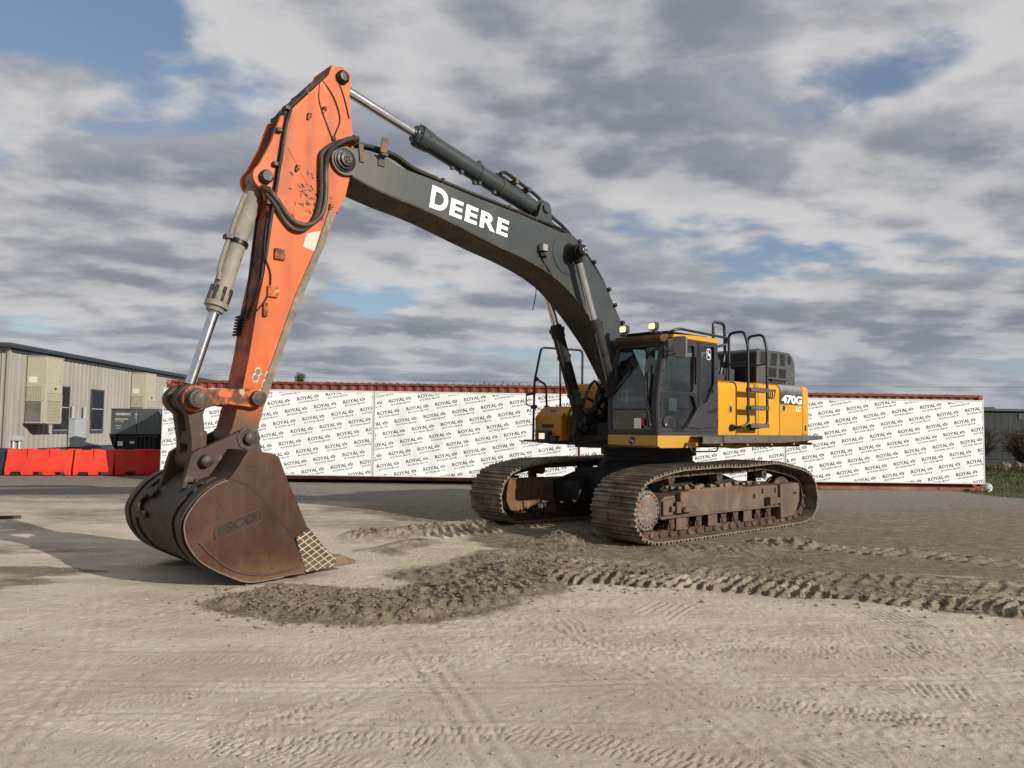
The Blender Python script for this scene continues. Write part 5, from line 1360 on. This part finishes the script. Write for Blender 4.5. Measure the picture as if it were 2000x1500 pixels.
for k, (e0, e1) in enumerate(edges):
    zt = 2.675; zb = (.235, .235, .245, .25)[k]
    o = thing('printed_banner', BL[k], 'banner', (CX + ca*e0 + .16*sa, CYD + sa*e0 - .16*ca, 0), CYAW, 'printed banners on the containers')
    Wd = e1 - e0
    fold = (.012, .030, .014, .012)[k]
    def disp(u, v, k=k, Wd=Wd, fold=fold):
        u = np.asarray(u, float); v = np.asarray(v, float); t = v
        d = (fbm(u*.9 + 31*k + v*.25, v*.30 + 3, 3, 900+k) - .5)*fold*2.6
        d = d + (fbm(u*3.4 + 11*k - v*.6, v*.45, 2, 910+k) - .5)*fold*1.3*(.4 + sst(2.4, .3, v))
        d = d + (fbm(u*2.2 + v*1.6 + 5*k, v*.9 - u*.5, 2, 920+k) - .5)*fold*.8
        if k == 0: d = d + (fbm(u*1.6 - v*1.9, v*1.2, 3, 940) - .5)*.10*sst(1.6, .1, u)
        e = np.minimum(np.minimum(u, Wd-u)/.25, np.minimum(v-.2, 2.7-v)/.2)
        return d*np.clip(e, .05, 1)
    nu, nv = int(Wd/.045), 48
    uu, vv = np.meshgrid(np.linspace(0, Wd, nu), np.linspace(zb, zt, nv))
    dd = -disp(uu, vv) - .03
    mb = MB(); mb.v = [(float(a), float(b_), float(c_)) for a, b_, c_ in zip(uu.ravel(), dd.ravel(), vv.ravel())]
    for j in range(nv-1):
        for i in range(nu-1):
            q = j*nu + i; mb.f.append((q, q+1, q+nu+1, q+nu)); mb.m.append(0)
    # the repeated mark, slanting up to the right
    ca2, sa2 = math.cos(RAD(10)), math.sin(RAD(10))
    pu, pv = ((.0, .0), (.08, -.02), (.35, .12), (.13, .03))[k]
    n0 = len(mb.v); fn = lambda u, v: (u, 0, v)
    pat = MB()
    for i in range(-14, 26):
        for j in range(-16, 26):
            bx0 = .35 + pu + i*.845 + j*.512; bz0 = 2.30 + pv + i*.148 - j*.220
            if bx0 < -.8 or bx0 > Wd + .05 or bz0 < zb-.3 or bz0 > zt + .05: continue
            f2 = lambda u, v, bx0=bx0, bz0=bz0: (bx0 + u*ca2 - v*sa2 + v*.0, 0, bz0 + u*sa2 + v*ca2)
            put_text(pat, 'ROYAL', lambda u, v: f2(u, v + .085), 1, .012, .105, .470, 2)
            put_text(pat, 'AUCTION GROUP', lambda u, v: f2(u + .03, v), 1, .004, .050, .60, 1)
            crown(f2, pat, .515, .10, .12)
    # clip at the hem and lay it on the cloth
    keep = []; P = np.array(pat.v)
    cl_u = np.clip(P[:,0], .015, Wd-.015); cl_v = np.clip(P[:,2], zb+.015, zt-.03)
    out_ = (np.abs(cl_u-P[:,0]) + np.abs(cl_v-P[:,2])) > 1e-6
    Q = np.stack([cl_u, -disp(cl_u, cl_v) - .0345, cl_v], 1)
    o_ = len(mb.v); mb.v += [tuple(map(float, q)) for q in Q]
    for f in pat.f:
        if all(out_[i] for i in f): continue
        mb.f.append(tuple(i + o_ for i in f)); mb.m.append(1)
    mb.build('banner_sheet', [M['sheet'], M['ink']], o, smooth=180)
    r = .028
    for nm, lo, hi in (('top', (-.03,-.035,zt-.012), (Wd+.03,.02,zt+.04)), ('bottom', (-.03,-.03,zb-.03), (Wd+.03,.02,zb+.012))):
        MB().box(lo, hi).build('frame_rail', M['tubew'], o, bevel=.012)
    for x in (-.03, Wd-.012):
        MB().box((x,-.034,zb),(x+.042,.018,zt)).build('frame_post', M['tubew'] if not (k == 2 and x < 0) else M['cont'], o, bevel=.01)

# ---------------------------------------------------------------- office building on the left
M['siding'] = mat('beige_ribbed_siding', (.315, .297, .262), .55, var=.07, vscale=.6, dirt=((.24, .21, .165), .9, .5, .8, .5), streak=((.20, .18, .145), 2.2, .35))
M['trimdark'] = mat('dark_slate_trim', (.045, .052, .066), .5, var=.15)
M['acpaint'] = mat('tan_air_conditioner_paint', (.40, .37, .28), .5, var=.06, dirt=((.33, .29, .2), 1.5, .5, .8, .4))
M['acgrille'] = mat('air_conditioner_louvre', (.27, .25, .19), .6, var=.12)
M['galv'] = mat('grey_cabinet_paint', (.36, .39, .41), .45, var=.08, dirt=((.26, .27, .27), 2, .5, .8, .4))
WA = math.atan2(15.4, -.833); WO = (-16.363, 24.6)
off = thing('office_building', 'beige ribbed metal office building with dark roof edge at the far left', 'building', (WO[0], WO[1], 0), WA)
mb = MB(); LW = 19.0
p = .305
pr = []
k = 0.0
while k < LW:
    pr += [(k, 0), (k+.19, 0), (k+.205, -.028), (k+.235, -.028), (k+.25, 0)]; k += p
for a, b_ in zip(pr, pr[1:]): mb.add([(a[0],a[1],.74),(b_[0],b_[1],.74),(b_[0],b_[1],4.05),(a[0],a[1],4.05)], [(3,2,1,0)])
pr = []; k = 0.0
while k < 12: pr += [(k, 0), (k+.19, 0), (k+.205, -.028), (k+.235, -.028), (k+.25, 0)]; k += p
for a, b_ in zip(pr, pr[1:]): mb.add([(a[1],a[0],.74),(b_[1],b_[0],.74),(b_[1],b_[0],4.05),(a[1],a[0],4.05)], [(0,1,2,3)])
mb.box((.05,.05,.74),(LW,12,4.0)); mb.build('wall', M['siding'], off, smooth=15)
MB().box((.04,.03,.0),(LW,12,.735)).build('skirting', M['trimdark'], off)
mb = MB(); mb.box((-.30,-.22,4.05),(LW+.2,12.2,4.10)); mb.prism([(-.32,4.10),(-.32,4.19),(LW+.2,4.19),(LW+.2,4.10)], -.24, -.20); mb.box((-.33,-.2,4.08),(-.29,12.2,4.2)); mb.box((-.28,-.19,4.10),(LW+.2,12.2,4.16)); mb.box((-.04,-.07,3.93),(LW,-.03,4.05))
mb.build('roof', M['trimdark'], off, bevel=.008)
MB().box((-.06,-.05,.74),(.06,.06,4.05)).build('corner_trim', M['siding'], off, bevel=.008)
for x0, x1 in ((2.72, 3.68), (5.42, 6.33)):
    z0, z1 = 1.36, 2.93
    mb = MB(); t = .06
    mb.box((x0-t,-.055,z0-.12),(x1+t,.0,z0)); mb.box((x0-t,-.05,z1),(x1+t,.0,z1+.05)); mb.box((x0-t,-.05,z0),(x0,0,z1)); mb.box((x1,-.05,z0),(x1+t,0,z1)); mb.box((x0,-.045,(z0+z1)/2+.03),(x1,0,(z0+z1)/2+.08))
    WN = mb.build('window', M['trimdark'], off, bevel=.005)
    MB().box((x0,-.034,z0),(x1,-.030,z1)).build('pane', M['winglass'], WN)
    MB().box((x0+.02,-.040,z0),(x1-.02,-.036,z0+.02)).box((x0,-.05,(z0+z1)/2+.04),(x1,-.046,(z0+z1)/2+.07)).build('sash_rail', M['galv'], WN)

def ac(x0, label):
    o = thing('wall_air_conditioner', label, 'air conditioner', (WO[0] + math.cos(WA)*x0, WO[1] + math.sin(WA)*x0, 0), WA, 'tan air conditioners on the office wall')
    z0, z1, d, w_ = 1.59, 3.86, -.68, 1.02
    mb = MB(); mb.box((0,d,z0+.02),(w_,-.03,z1)); mb.build('cabinet', M['acpaint'], o, bevel=.012)
    MB().box((-.02,d-.02,z1),(w_+.02,0,z1+.03)).build('top_cap', M['acpaint'], o, bevel=.006)
    MB().box((-.08,d-.10,z0-.02),(w_+.02,0,z0+.015)).build('shelf', M['trimdark'], o, bevel=.004)
    # side facing the yard: blank panel above, louvre and recessed coil below
    mb = MB(); mb.box((-.006,-.55,2.40),(0,-.06,2.84))
    S = mb.build('side_louvre', M['acgrille'], o)
    mb = MB()
    for i in range(9): mb.box((-.016,-.545+i*.054,2.41),(-.006,-.52+i*.054,2.83))
    mb.build('louvre_slats', M['acpaint'], S)
    MB().box((-.006,-.54,1.66),(-.001,-.05,2.36)).build('coil_opening', mat('shaded_coil', (.14, .13, .11), .7, var=.2), o)
    mb = MB()
    for a, b_ in (((-.02,-.60,2.36),(0,-.02,2.40)), ((-.02,-.60,1.60),(0,-.55,2.40)), ((-.02,-.60,2.84),(0,-.02,2.88))): mb.box(a, b_)
    mb.build('panel_rail', M['acpaint'], o, bevel=.004)
    MB().box((-.004,-.38,2.98),(0,-.10,3.18)).build('rating_plate', M['tubew'], o)
    # outward face
    mb = MB(); mb.box((.02,d-.010,2.98),(w_-.02,d,3.82)); mb.box((.02,d-.018,2.64),(w_-.02,d,2.94)); FP = mb.build('access_panel', M['acpaint'], o, bevel=.006)
    MB().box((.50,d-.024,2.76),(.62,d-.018,2.84)).build('control_switch', M['blackdecal'], FP); MB().cyl((.85,d-.010,3.08),(.85,d-.03,3.08),.03,n=10).build('lock', M['silver'], FP)
    mb = MB(); mb.box((.08,d-.008,2.44),(w_-.08,d-.002,2.60)); mb.box((.08,d-.008,1.66),(w_-.08,d-.002,2.38)); G_ = mb.build('front_grille', M['acgrille'], o)
    mb = MB()
    for i in range(16): mb.box((.10+i*.052,d-.016,2.445),(.118+i*.052,d-.008,2.595))
    for i in range(14): mb.box((.09,d-.016,1.68+i*.05),(w_-.09,d-.008,1.70+i*.05))
    for a, b_ in (((.02,d-.03,1.62),(.08,d,2.62)), ((w_-.08,d-.03,1.62),(w_-.02,d,2.62)), ((.08,d-.03,2.38),(w_-.08,d,2.44)), ((.08,d-.03,1.60),(w_-.08,d,1.66))): mb.box(a, b_)
    mb.build('grille_bars', M['acpaint'], G_)
ac(.94, 'tan wall air conditioner nearest the office corner, beside the first window')
ac(8.86, 'farther tan wall air conditioner, partly behind the dark generator')
def wpos(x, y=0): return (WO[0] + math.cos(WA)*x - math.sin(WA)*y, WO[1] + math.sin(WA)*x + math.cos(WA)*y, 0)
o = thing('electrical_cabinet', 'tall grey electrical cabinet on the office wall between the two windows', 'cabinet', wpos(3.72), WA)
MB().box((0,-.30,.74),(.78,-.05,1.79)).build('cabinet_box', M['galv'], o, bevel=.012)
MB().box((-.03,-.32,1.79),(.92,-.03,1.82)).build('rain_cover', M['galv'], o, bevel=.004)
MB().box((.78,-.22,1.05),(1.25,-.05,1.75)).build('meter_box', M['siding'], o, bevel=.01)
for x in (.12, .98): MB().cyl((x,-.12,1.82),(x,-.12,2.25),.055,n=14).build('conduit', M['galv'], o)
MB().tube([(.80,-.24,1.6),(.82,-.26,1.3),(.79,-.25,1.0),(.81,-.24,.8)], .012, n=6).build('red_cable', M['red'], o)
MB().box((.85,-.2,.78),(1.1,-.06,.92)).build('outlet_box', M['galv'], o, bevel=.006)
o = thing('junction_box', 'small grey junction box on two white pipes near the office corner', 'junction box', wpos(.20), WA)
MB().box((0,-.14,1.03),(.58,-.02,1.19)).build('box', M['galv'], o, bevel=.008)
for x in (.1, .42): MB().cyl((x,-.08,.5),(x,-.08,1.03),.03,n=12).build('pipe', M['tubew'], o)
MB().tube([(.3,-.15,.75),(.12,-.3,.68),(.1,-.35,.55),(.06,-.4,.35)], .02, n=6).build('cable', M['black'], o)

# ---------------------------------------------------------------- generator
M['gen'] = mat('dark_green_grey_generator_paint', (.095, .118, .120), .45, var=.1, dirt=((.11, .12, .12), 1.6, .5, .8, .45))
go = thing('generator', 'dark grey standby generator with white lettering behind the orange barriers', 'generator', (-13.05, 26.4, 0), RAD(-14))
mb = MB(); mb.box((-1.05,0,1.27),(0,2.2,2.13)); mb.box((-1.07,-.02,2.13),(.02,2.22,2.17)); mb.box((.005,.03,1.28),(.9,2.2,2.17)); mb.build('enclosure', M['gen'], go, bevel=.02)
mb = MB(); mb.box((-.75,.05,.50),(.0,2.1,1.27)); mb.box((-1.0,.1,0),(.85,2.1,.52)); mb.prism([(-1.1,1.28),(-.78,1.28),(-.82,.74),(-.95,.9)], -.01, .8); mb.build('fuel_base', M['deckblack'], go, bevel=.01)
mb = MB()
for i in range(5): mb.box((.02+i*.17,.0,.5),(.08+i*.17,.06,1.2))
mb.box((.0,-.01,1.18),(.9,.05,1.26)); mb.build('stand_leg', M['deckblack'], go, split=True)
tx = MB()
fg = lambda ox, oz, d=0.006: (lambda u, v: (ox + u, -d - .001, oz + v))
put_text(tx, 'GENERAC', fg(-.86, 1.93), 0, .035, .085, .62, 3); put_text(tx, 'INDUSTRIAL', fg(-.86, 1.775), 0, .03, .052, .54, 3); put_text(tx, 'POWER', fg(-.86, 1.705), 0, .005, .04, .36, 2)
tx.build('lettering', M['white'], go, smooth=0)
MB().box((-.86,-.008,1.862),(-.22,-.004,1.880)).build('orange_stripe', M['orange'], go)
mb = MB()
for x0, z0, x1, z1 in ((-.85,1.55,-.6,1.58),(-.8,1.47,-.62,1.50),(-.06,1.93,.05,1.99),(-.06,1.83,.03,1.87)): mb.box((x0,-.012,z0),(x1,-.0075,z1))
mb.build('small_decal', M['cream'], go, split=True)
mb = MB(); mb.box((-.7,-.03,.86),(-.5,0,1.02)); mb.box((-.22,-.0,.95),(-.05,.04,1.03)); mb.build('white_tag', M['white'], go, split=True)

# ---------------------------------------------------------------- water-filled barriers
M['barrier'] = mat('orange_red_barrier_plastic', (.70, .047, .026), .5, var=.14, vscale=1.5, streak=((.45, .07, .045), 5, .35), dirt=((.40, .09, .06), 2.5, .5, .75, .6))
M['navyb'] = mat('navy_barrier_plastic', (.025, .032, .055), .5, var=.15)
def barrier(x0, y0, x1, y1, label, m, grooves):
    L_ = math.hypot(x1-x0, y1-y0) - .03; a = math.atan2(y1-y0, x1-x0)
    o = thing('road_barrier', label, 'barrier', (x0, y0, 0), a, 'plastic road barriers in a row')
    mb = MB()
    sec = lambda inset: [(0-.0, .02), (.0, .19), (.13, .55), (.16-.0, .83), (.34, .83), (.37, .55), (.5, .19), (.5, .02)]
    # body as a row of cross sections, notched below and dipped at the top
    stops = [0, .06]; dips = []
    n_ = grooves + 1
    for i in range(n_):
        c_ = L_*(i+.5)/n_; dips.append(c_)
    st = [0.0]
    for c_ in dips: st += [c_-.17, c_-.13, c_+.13, c_+.17]
    st.append(L_); st = [max(0, min(L_, q)) for q in st]
    rows = []
    for q in st:
        d_ = any(abs(q-c_) < .135 for c_ in dips)
        b0 = .11 if d_ else .015; t0 = .80 if d_ else .83
        e = .05*(1 if 0 < q < L_ else 0)
        rows.append([(q, .02-.0, b0), (q, .0, .20), (q, .11, .56), (q, .15, t0), (q, .35, t0), (q, .39, .56), (q, .5, .20), (q, .48, b0)])
    vs = [p_ for r in rows for p_ in r]; fs = []
    for i in range(len(rows)-1):
        for k in range(8): fs.append((i*8+k, (i+1)*8+k, (i+1)*8+(k+1) % 8, i*8+(k+1) % 8))
    fs += [tuple(range(8)), tuple(range(len(rows)*8-1, (len(rows)-1)*8-1, -1))]
    mb.add(vs, [f[::-1] for f in fs]); mb.build('barrier_body', m, o, bevel=.018, seg=2)
    for i in range(1, n_):
        q = L_*i/n_
        MB().prism([(q-.012,.50),(q-.012,.82),(q+.012,.82),(q+.012,.50)], .09, .14).build('groove_rib', m, o, bevel=.006)
    MB().box((L_*.5/n_-.12,-.004+.03,.02),(L_*.5/n_+.12,.47,.095)).build('forklift_slot', M['deckblack'], o)
barrier(-15.50, 23.30, -13.62, 23.60, 'leftmost orange-red plastic barrier, the long one below the junction box', M['barrier'], 2)
barrier(-13.58, 23.61, -12.44, 23.88, 'middle orange-red plastic barrier, half sunlit and half shaded', M['barrier'], 1)
barrier(-12.40, 23.90, -10.95, 24.95, 'rightmost orange-red plastic barrier, shaded beside the white banner edge', M['barrier'], 1)
barrier(-17.60, 23.22, -15.55, 23.40, 'navy plastic barrier cut off by the left frame edge', M['navyb'], 1)

# ---------------------------------------------------------------- far right: warehouse, shrubs, boulders, grass
M['navywall'] = mat('dark_slate_siding', (.0125, .0185, .0215), .6, var=.12, vscale=.4, streak=((.018, .023, .026), 1.5, .4))
wh = thing('warehouse', 'long dark slate warehouse with flat roof beyond the grass at the right', 'building', (24.0, 45.0, 0), RAD(2))
mb = MB()
for i in range(90): mb.box((i*.4,-.02,.25),(i*.4+.30,.02,3.12)); mb.box((i*.4+.30,-.012,.25),(i*.4+.4,.02,3.12))
mb.box((0,.02,0),(36,14,3.1)); mb.build('wall', M['navywall'], wh)
MB().box((-.2,-.2,3.12),(36.2,14.2,3.26)).build('roof', M['trimdark'], wh)
MB().box((6.2,-.06,2.62),(7.4,-.03,3.0)).build('wall_sign', mat('faded_blue_sign', (.03, .042, .052), .5), wh)
MB().box((4.6,1,3.26),(5.5,2,3.40)).build('roof_vent', M['trimdark'], wh)
MB().box((8.6,1,3.26),(9.6,2.2,3.75)).build('roof_unit', M['trimdark'], wh)
M['twig'] = mat('bare_brown_twigs', (.075, .054, .036), .9, var=.35, vscale=2)
M['dryleaf'] = mat('dry_brush_leaves', (.095, .072, .042), .9, var=.4, vscale=2)
def shrub(x, y, h_, n_, label, seed, spread=.8):
    random.seed(seed)
    o = thing('bare_shrub', label, 'shrub', (x, y, 0), 0, 'bare shrubs by the warehouse')
    t = MB(); lf = MB()
    for k in range(n_):
        a = random.uniform(0, 6.28); r = random.uniform(.1, spread); hh = h_*random.uniform(.45, 1)
        p0 = Vector((random.gauss(0,.15), random.gauss(0,.15), 0)); p1 = Vector((math.cos(a)*r*.5, math.sin(a)*r*.5, hh*.6)); p2 = Vector((math.cos(a)*r*1.1, math.sin(a)*r*1.1, hh))
        t.tube([p0, p1, p2], .014, n=4, sub=2, caps=False)
        for j in range(5):
            q = p1.lerp(p2, random.random()); e = q + Vector((random.gauss(0,.25), random.gauss(0,.25), random.uniform(-.1,.35)))
            t.tube([q, e], .008, n=3, sub=1, caps=False)
            for i in range(3):
                c_ = q.lerp(e, random.random()); s_ = random.uniform(.02,.05); d1 = Vector((random.gauss(0,1),random.gauss(0,1),random.gauss(0,1))).normalized()*s_; d2 = d1.orthogonal().normalized()*s_*.6
                lf.add([c_-d1, c_+d2, c_+d1, c_-d2], [(0,1,2,3)])
    t.build('branches', M['twig'], o, smooth=0); lf.build('dry_leaves', M['dryleaf'], o, smooth=0)
shrub(23.2, 38.6, 2.5, 200, 'tall bare brown shrub right beside the container end', 31, .95)
shrub(24.6, 40.2, 2.1, 150, 'lower bare brown shrub with boulders at its foot', 32, 1.0)
shrub(26.6, 39.5, 2.0, 150, 'bare brown shrub cut off by the right frame edge', 33, 1.1)
def boulder(x, y, r, label, seed):
    random.seed(seed); mb = MB(); n_, m_ = 14, 8; vs = []
    ph = [random.uniform(0, 6.28) for _ in range(6)]
    for j in range(m_+1):
        for i in range(n_):
            th = math.pi*j/m_; f_ = 2*math.pi*i/n_
            rr = r*(1 + .12*math.sin(2*f_+ph[0]+th) + .09*math.sin(3*f_+ph[1])*math.sin(th*2+ph[2]) + .05*math.sin(5*f_+ph[3]+3*th))
            vs.append((rr*math.sin(th)*math.cos(f_)*1.15, rr*math.sin(th)*math.sin(f_), rr*math.cos(th)*.8))
    fs = [(j*n_+i, (j+1)*n_+i, (j+1)*n_+(i+1) % n_, j*n_+(i+1) % n_) for j in range(m_) for i in range(n_)]
    mb.add(vs, fs); o = mb.build('boulder', M['bare'], smooth=30); o.location = (x, y, r*.45)
    tag(o, label, 'boulder', 'pale boulders by the shrubs')
boulder(25.3, 39.0, .24, 'left pale boulder below the shrubs', 51); boulder(25.95, 38.9, .25, 'right pale boulder below the shrubs', 52)
M['blade'] = mat('green_brown_grass', (.048, .052, .021), .9, var=.4, vscale=.6, dirt=((.20, .165, .07), .5, .45, .65, .7))
random.seed(61); mb = MB()
for k in range(9000):
    t_ = random.random()
    y = 20.6 + 20*t_**1.4; x = 13.4 + (y-20)*.42 + random.uniform(0, 5+ (y-20)*.3) - (1.2 if y < 23 else 0)
    if x < 13.2 and y < 25.5: continue
    hh = random.uniform(.02, .07)*(1 + (y-20)*.06); a = random.uniform(0, 6.28); w_ = .008 + .0012*(y-20)
    dx, dy = math.cos(a)*w_, math.sin(a)*w_; lx_, ly_ = random.gauss(0, hh*.4), random.gauss(0, hh*.4)
    mb.add([(x-dx,y-dy,-.02),(x+dx,y+dy,-.02),(x+lx_,y+ly_,hh)], [(0,1,2)])
o = mb.build('grass', M['blade'], smooth=0); tag(o, 'short patchy grass beyond the right container end', 'grass', kind='stuff')
random.seed(71); mb = MB()
for k in range(1500):
    x = random.uniform(20.5, 28); y = random.uniform(34.5, 38); hh = random.uniform(.1, .45); a = random.uniform(0, 6.28); w_ = .03
    if vn(np.array([x*1.5]), np.array([y*1.5]), 9)[0] < .45: continue
    mb.add([(x-w_*math.cos(a),y-w_*math.sin(a),0),(x+w_*math.cos(a),y+w_*math.sin(a),0),(x+random.gauss(0,.12),y+random.gauss(0,.12),hh)], [(0,1,2)])
o = mb.build('weeds', M['dryleaf'], smooth=0); tag(o, 'dry pale weeds in front of the shrubs', 'weeds', kind='stuff')
# crumpled white plastic at the container corner
random.seed(81); mb = MB(); n_, m_ = 16, 9; vs = []
for j in range(m_+1):
    for i in range(n_):
        th = math.pi*j/m_; f_ = 2*math.pi*i/n_; rr = 1 + .28*math.sin(5*f_+j*1.7) + random.uniform(-.16,.16)
        vs.append((.11*rr*math.sin(th)*math.cos(f_), .10*rr*math.sin(th)*math.sin(f_), .13 + .14*math.cos(th)*(1+random.uniform(-.1,.1))))
mb.add(vs, [(j*n_+i, (j+1)*n_+i, (j+1)*n_+(i+1) % n_, j*n_+(i+1) % n_) for j in range(m_) for i in range(n_)])
o = mb.build('plastic_bag', M['tubew'], smooth=25); o.location = (14.06, 22.45, 0); tag(o, 'crumpled white plastic bag at the foot of the right container corner', 'plastic bag')
o = MB().box((-.16,-.06,0),(.16,.06,.05)).build('timber_scrap', M['twig'], bevel=.006); o.location = (-8.6, 13.15, 0); o.rotation_euler = (0, 0, .3); tag(o, 'small dark scrap of timber on the dirt at the left', 'wood scrap')
o = MB().tube([(-.14,-.05,.03),(0,0,.05),(.16,.07,.03)], .010, n=6).build('stick', M['tooth'], smooth=40); o.location = (6.57, 12.93, 0); tag(o, 'short pale stick on the dirt right of the tracks', 'stick')

# ---------------------------------------------------------------- beyond the containers
M['leaf'] = mat('dark_green_leaves', (.050, .066, .035), .8, var=.45, vscale=.5)
M['bark'] = mat('grey_brown_bark', (.10, .08, .06), .9, var=.3)
random.seed(91)
tr_ = thing('tree', 'small dark tree showing above the containers right of the arm', 'tree', (-42.0, 150.0, 0))
t = MB(); t.cyl((0,0,0),(.1,0,7.5),.30,.18,n=10)
cen = []
for k in range(16):
    a = random.uniform(0, 6.28); z = random.uniform(8.2, 11.6); r = random.uniform(.2, 1.5)*(1 - abs(z-9.6)/4)
    c_ = Vector((math.cos(a)*r, math.sin(a)*r, z)); cen.append(c_); t.tube([(.1,0,6.8), (c_.x*.4, c_.y*.4, (z+7)/2), c_], .06, n=5, sub=2)
t.build('trunk', M['bark'], tr_)
lf = MB()
for c_ in cen:
    for k in range(150):
        q = c_ + Vector((random.gauss(0,.36), random.gauss(0,.36), random.gauss(0,.30))); s_ = random.uniform(.07,.16)
        d1 = Vector((random.gauss(0,1),random.gauss(0,1),random.gauss(0,1))).normalized()*s_; d2 = d1.orthogonal().normalized()*s_*.5
        lf.add([q-d1, q+d2, q+d1, q-d2], [(0,1,2,3)])
lf.build('crown', M['leaf'], tr_, smooth=0)
random.seed(95)
bh = thing('brush_heap', 'brown heap of cut brush showing over the container roof', 'brush heap', (-1.2, 40.0, 0))
mb = MB(); n_, m_ = 40, 10; vs = []
for j in range(m_+1):
    for i in range(n_):
        a = 2*math.pi*i/n_; t_ = j/m_; rr = (1-t_)**.7
        vs.append((math.cos(a)*6*rr + random.uniform(-.2,.2), math.sin(a)*4*rr + random.uniform(-.2,.2), 3.55*t_**1.0 + random.uniform(-.06,.06)))
mb.add(vs, [(j*n_+i, j*n_+(i+1) % n_, (j+1)*n_+(i+1) % n_, (j+1)*n_+i) for j in range(m_) for i in range(n_)]); mb.build('heap', M['twig'], bh, smooth=0)
mb = MB()
for k in range(170):
    x = random.gauss(.2, .75); y = random.gauss(0, .6); z = 3.25 + random.uniform(0, .45); d_ = Vector((random.gauss(0,1), random.gauss(0,1), random.uniform(-.1,.9))).normalized()*random.uniform(.2,.65)
    mb.tube([(x,y,z), Vector((x,y,z)) + d_*.5 + Vector((0,0,.05)), Vector((x,y,z)) + d_], random.uniform(.008,.025), n=4, sub=2)
for k in range(500):
    x = random.gauss(.1, .7); y = random.gauss(0, .6); z = 3.3 + abs(random.gauss(0, .28)); s_ = random.uniform(.03,.09)
    d1 = Vector((random.gauss(0,1),random.gauss(0,1),random.gauss(0,1))).normalized()*s_; d2 = d1.orthogonal().normalized()*s_*.5; q = Vector((x,y,z))
    mb.add([q-d1, q+d2, q+d1, q-d2], [(0,1,2,3)])
mb.build('branches', M['twig'], bh, smooth=0)
pl_ = thing('power_line', 'thin overhead power line crossing the sky low behind the containers', 'power line', (0, 110, 0))
for x in (-95, 130): MB().cyl((x,0,0),(x,0,10.4),.16,.11,n=10).box((x-.06,-.9,9.4),(x+.06,.9,9.55)).build('pole', M['bark'], pl_)
for y, z in ((-.8,9.6),(.8,9.6),(0,10.4)): MB().tube([(-95+22.5*k, y, z - 1.3*math.sin(math.pi*k/10)) for k in range(11)], .012, n=4).build('wire', M['black'], pl_)
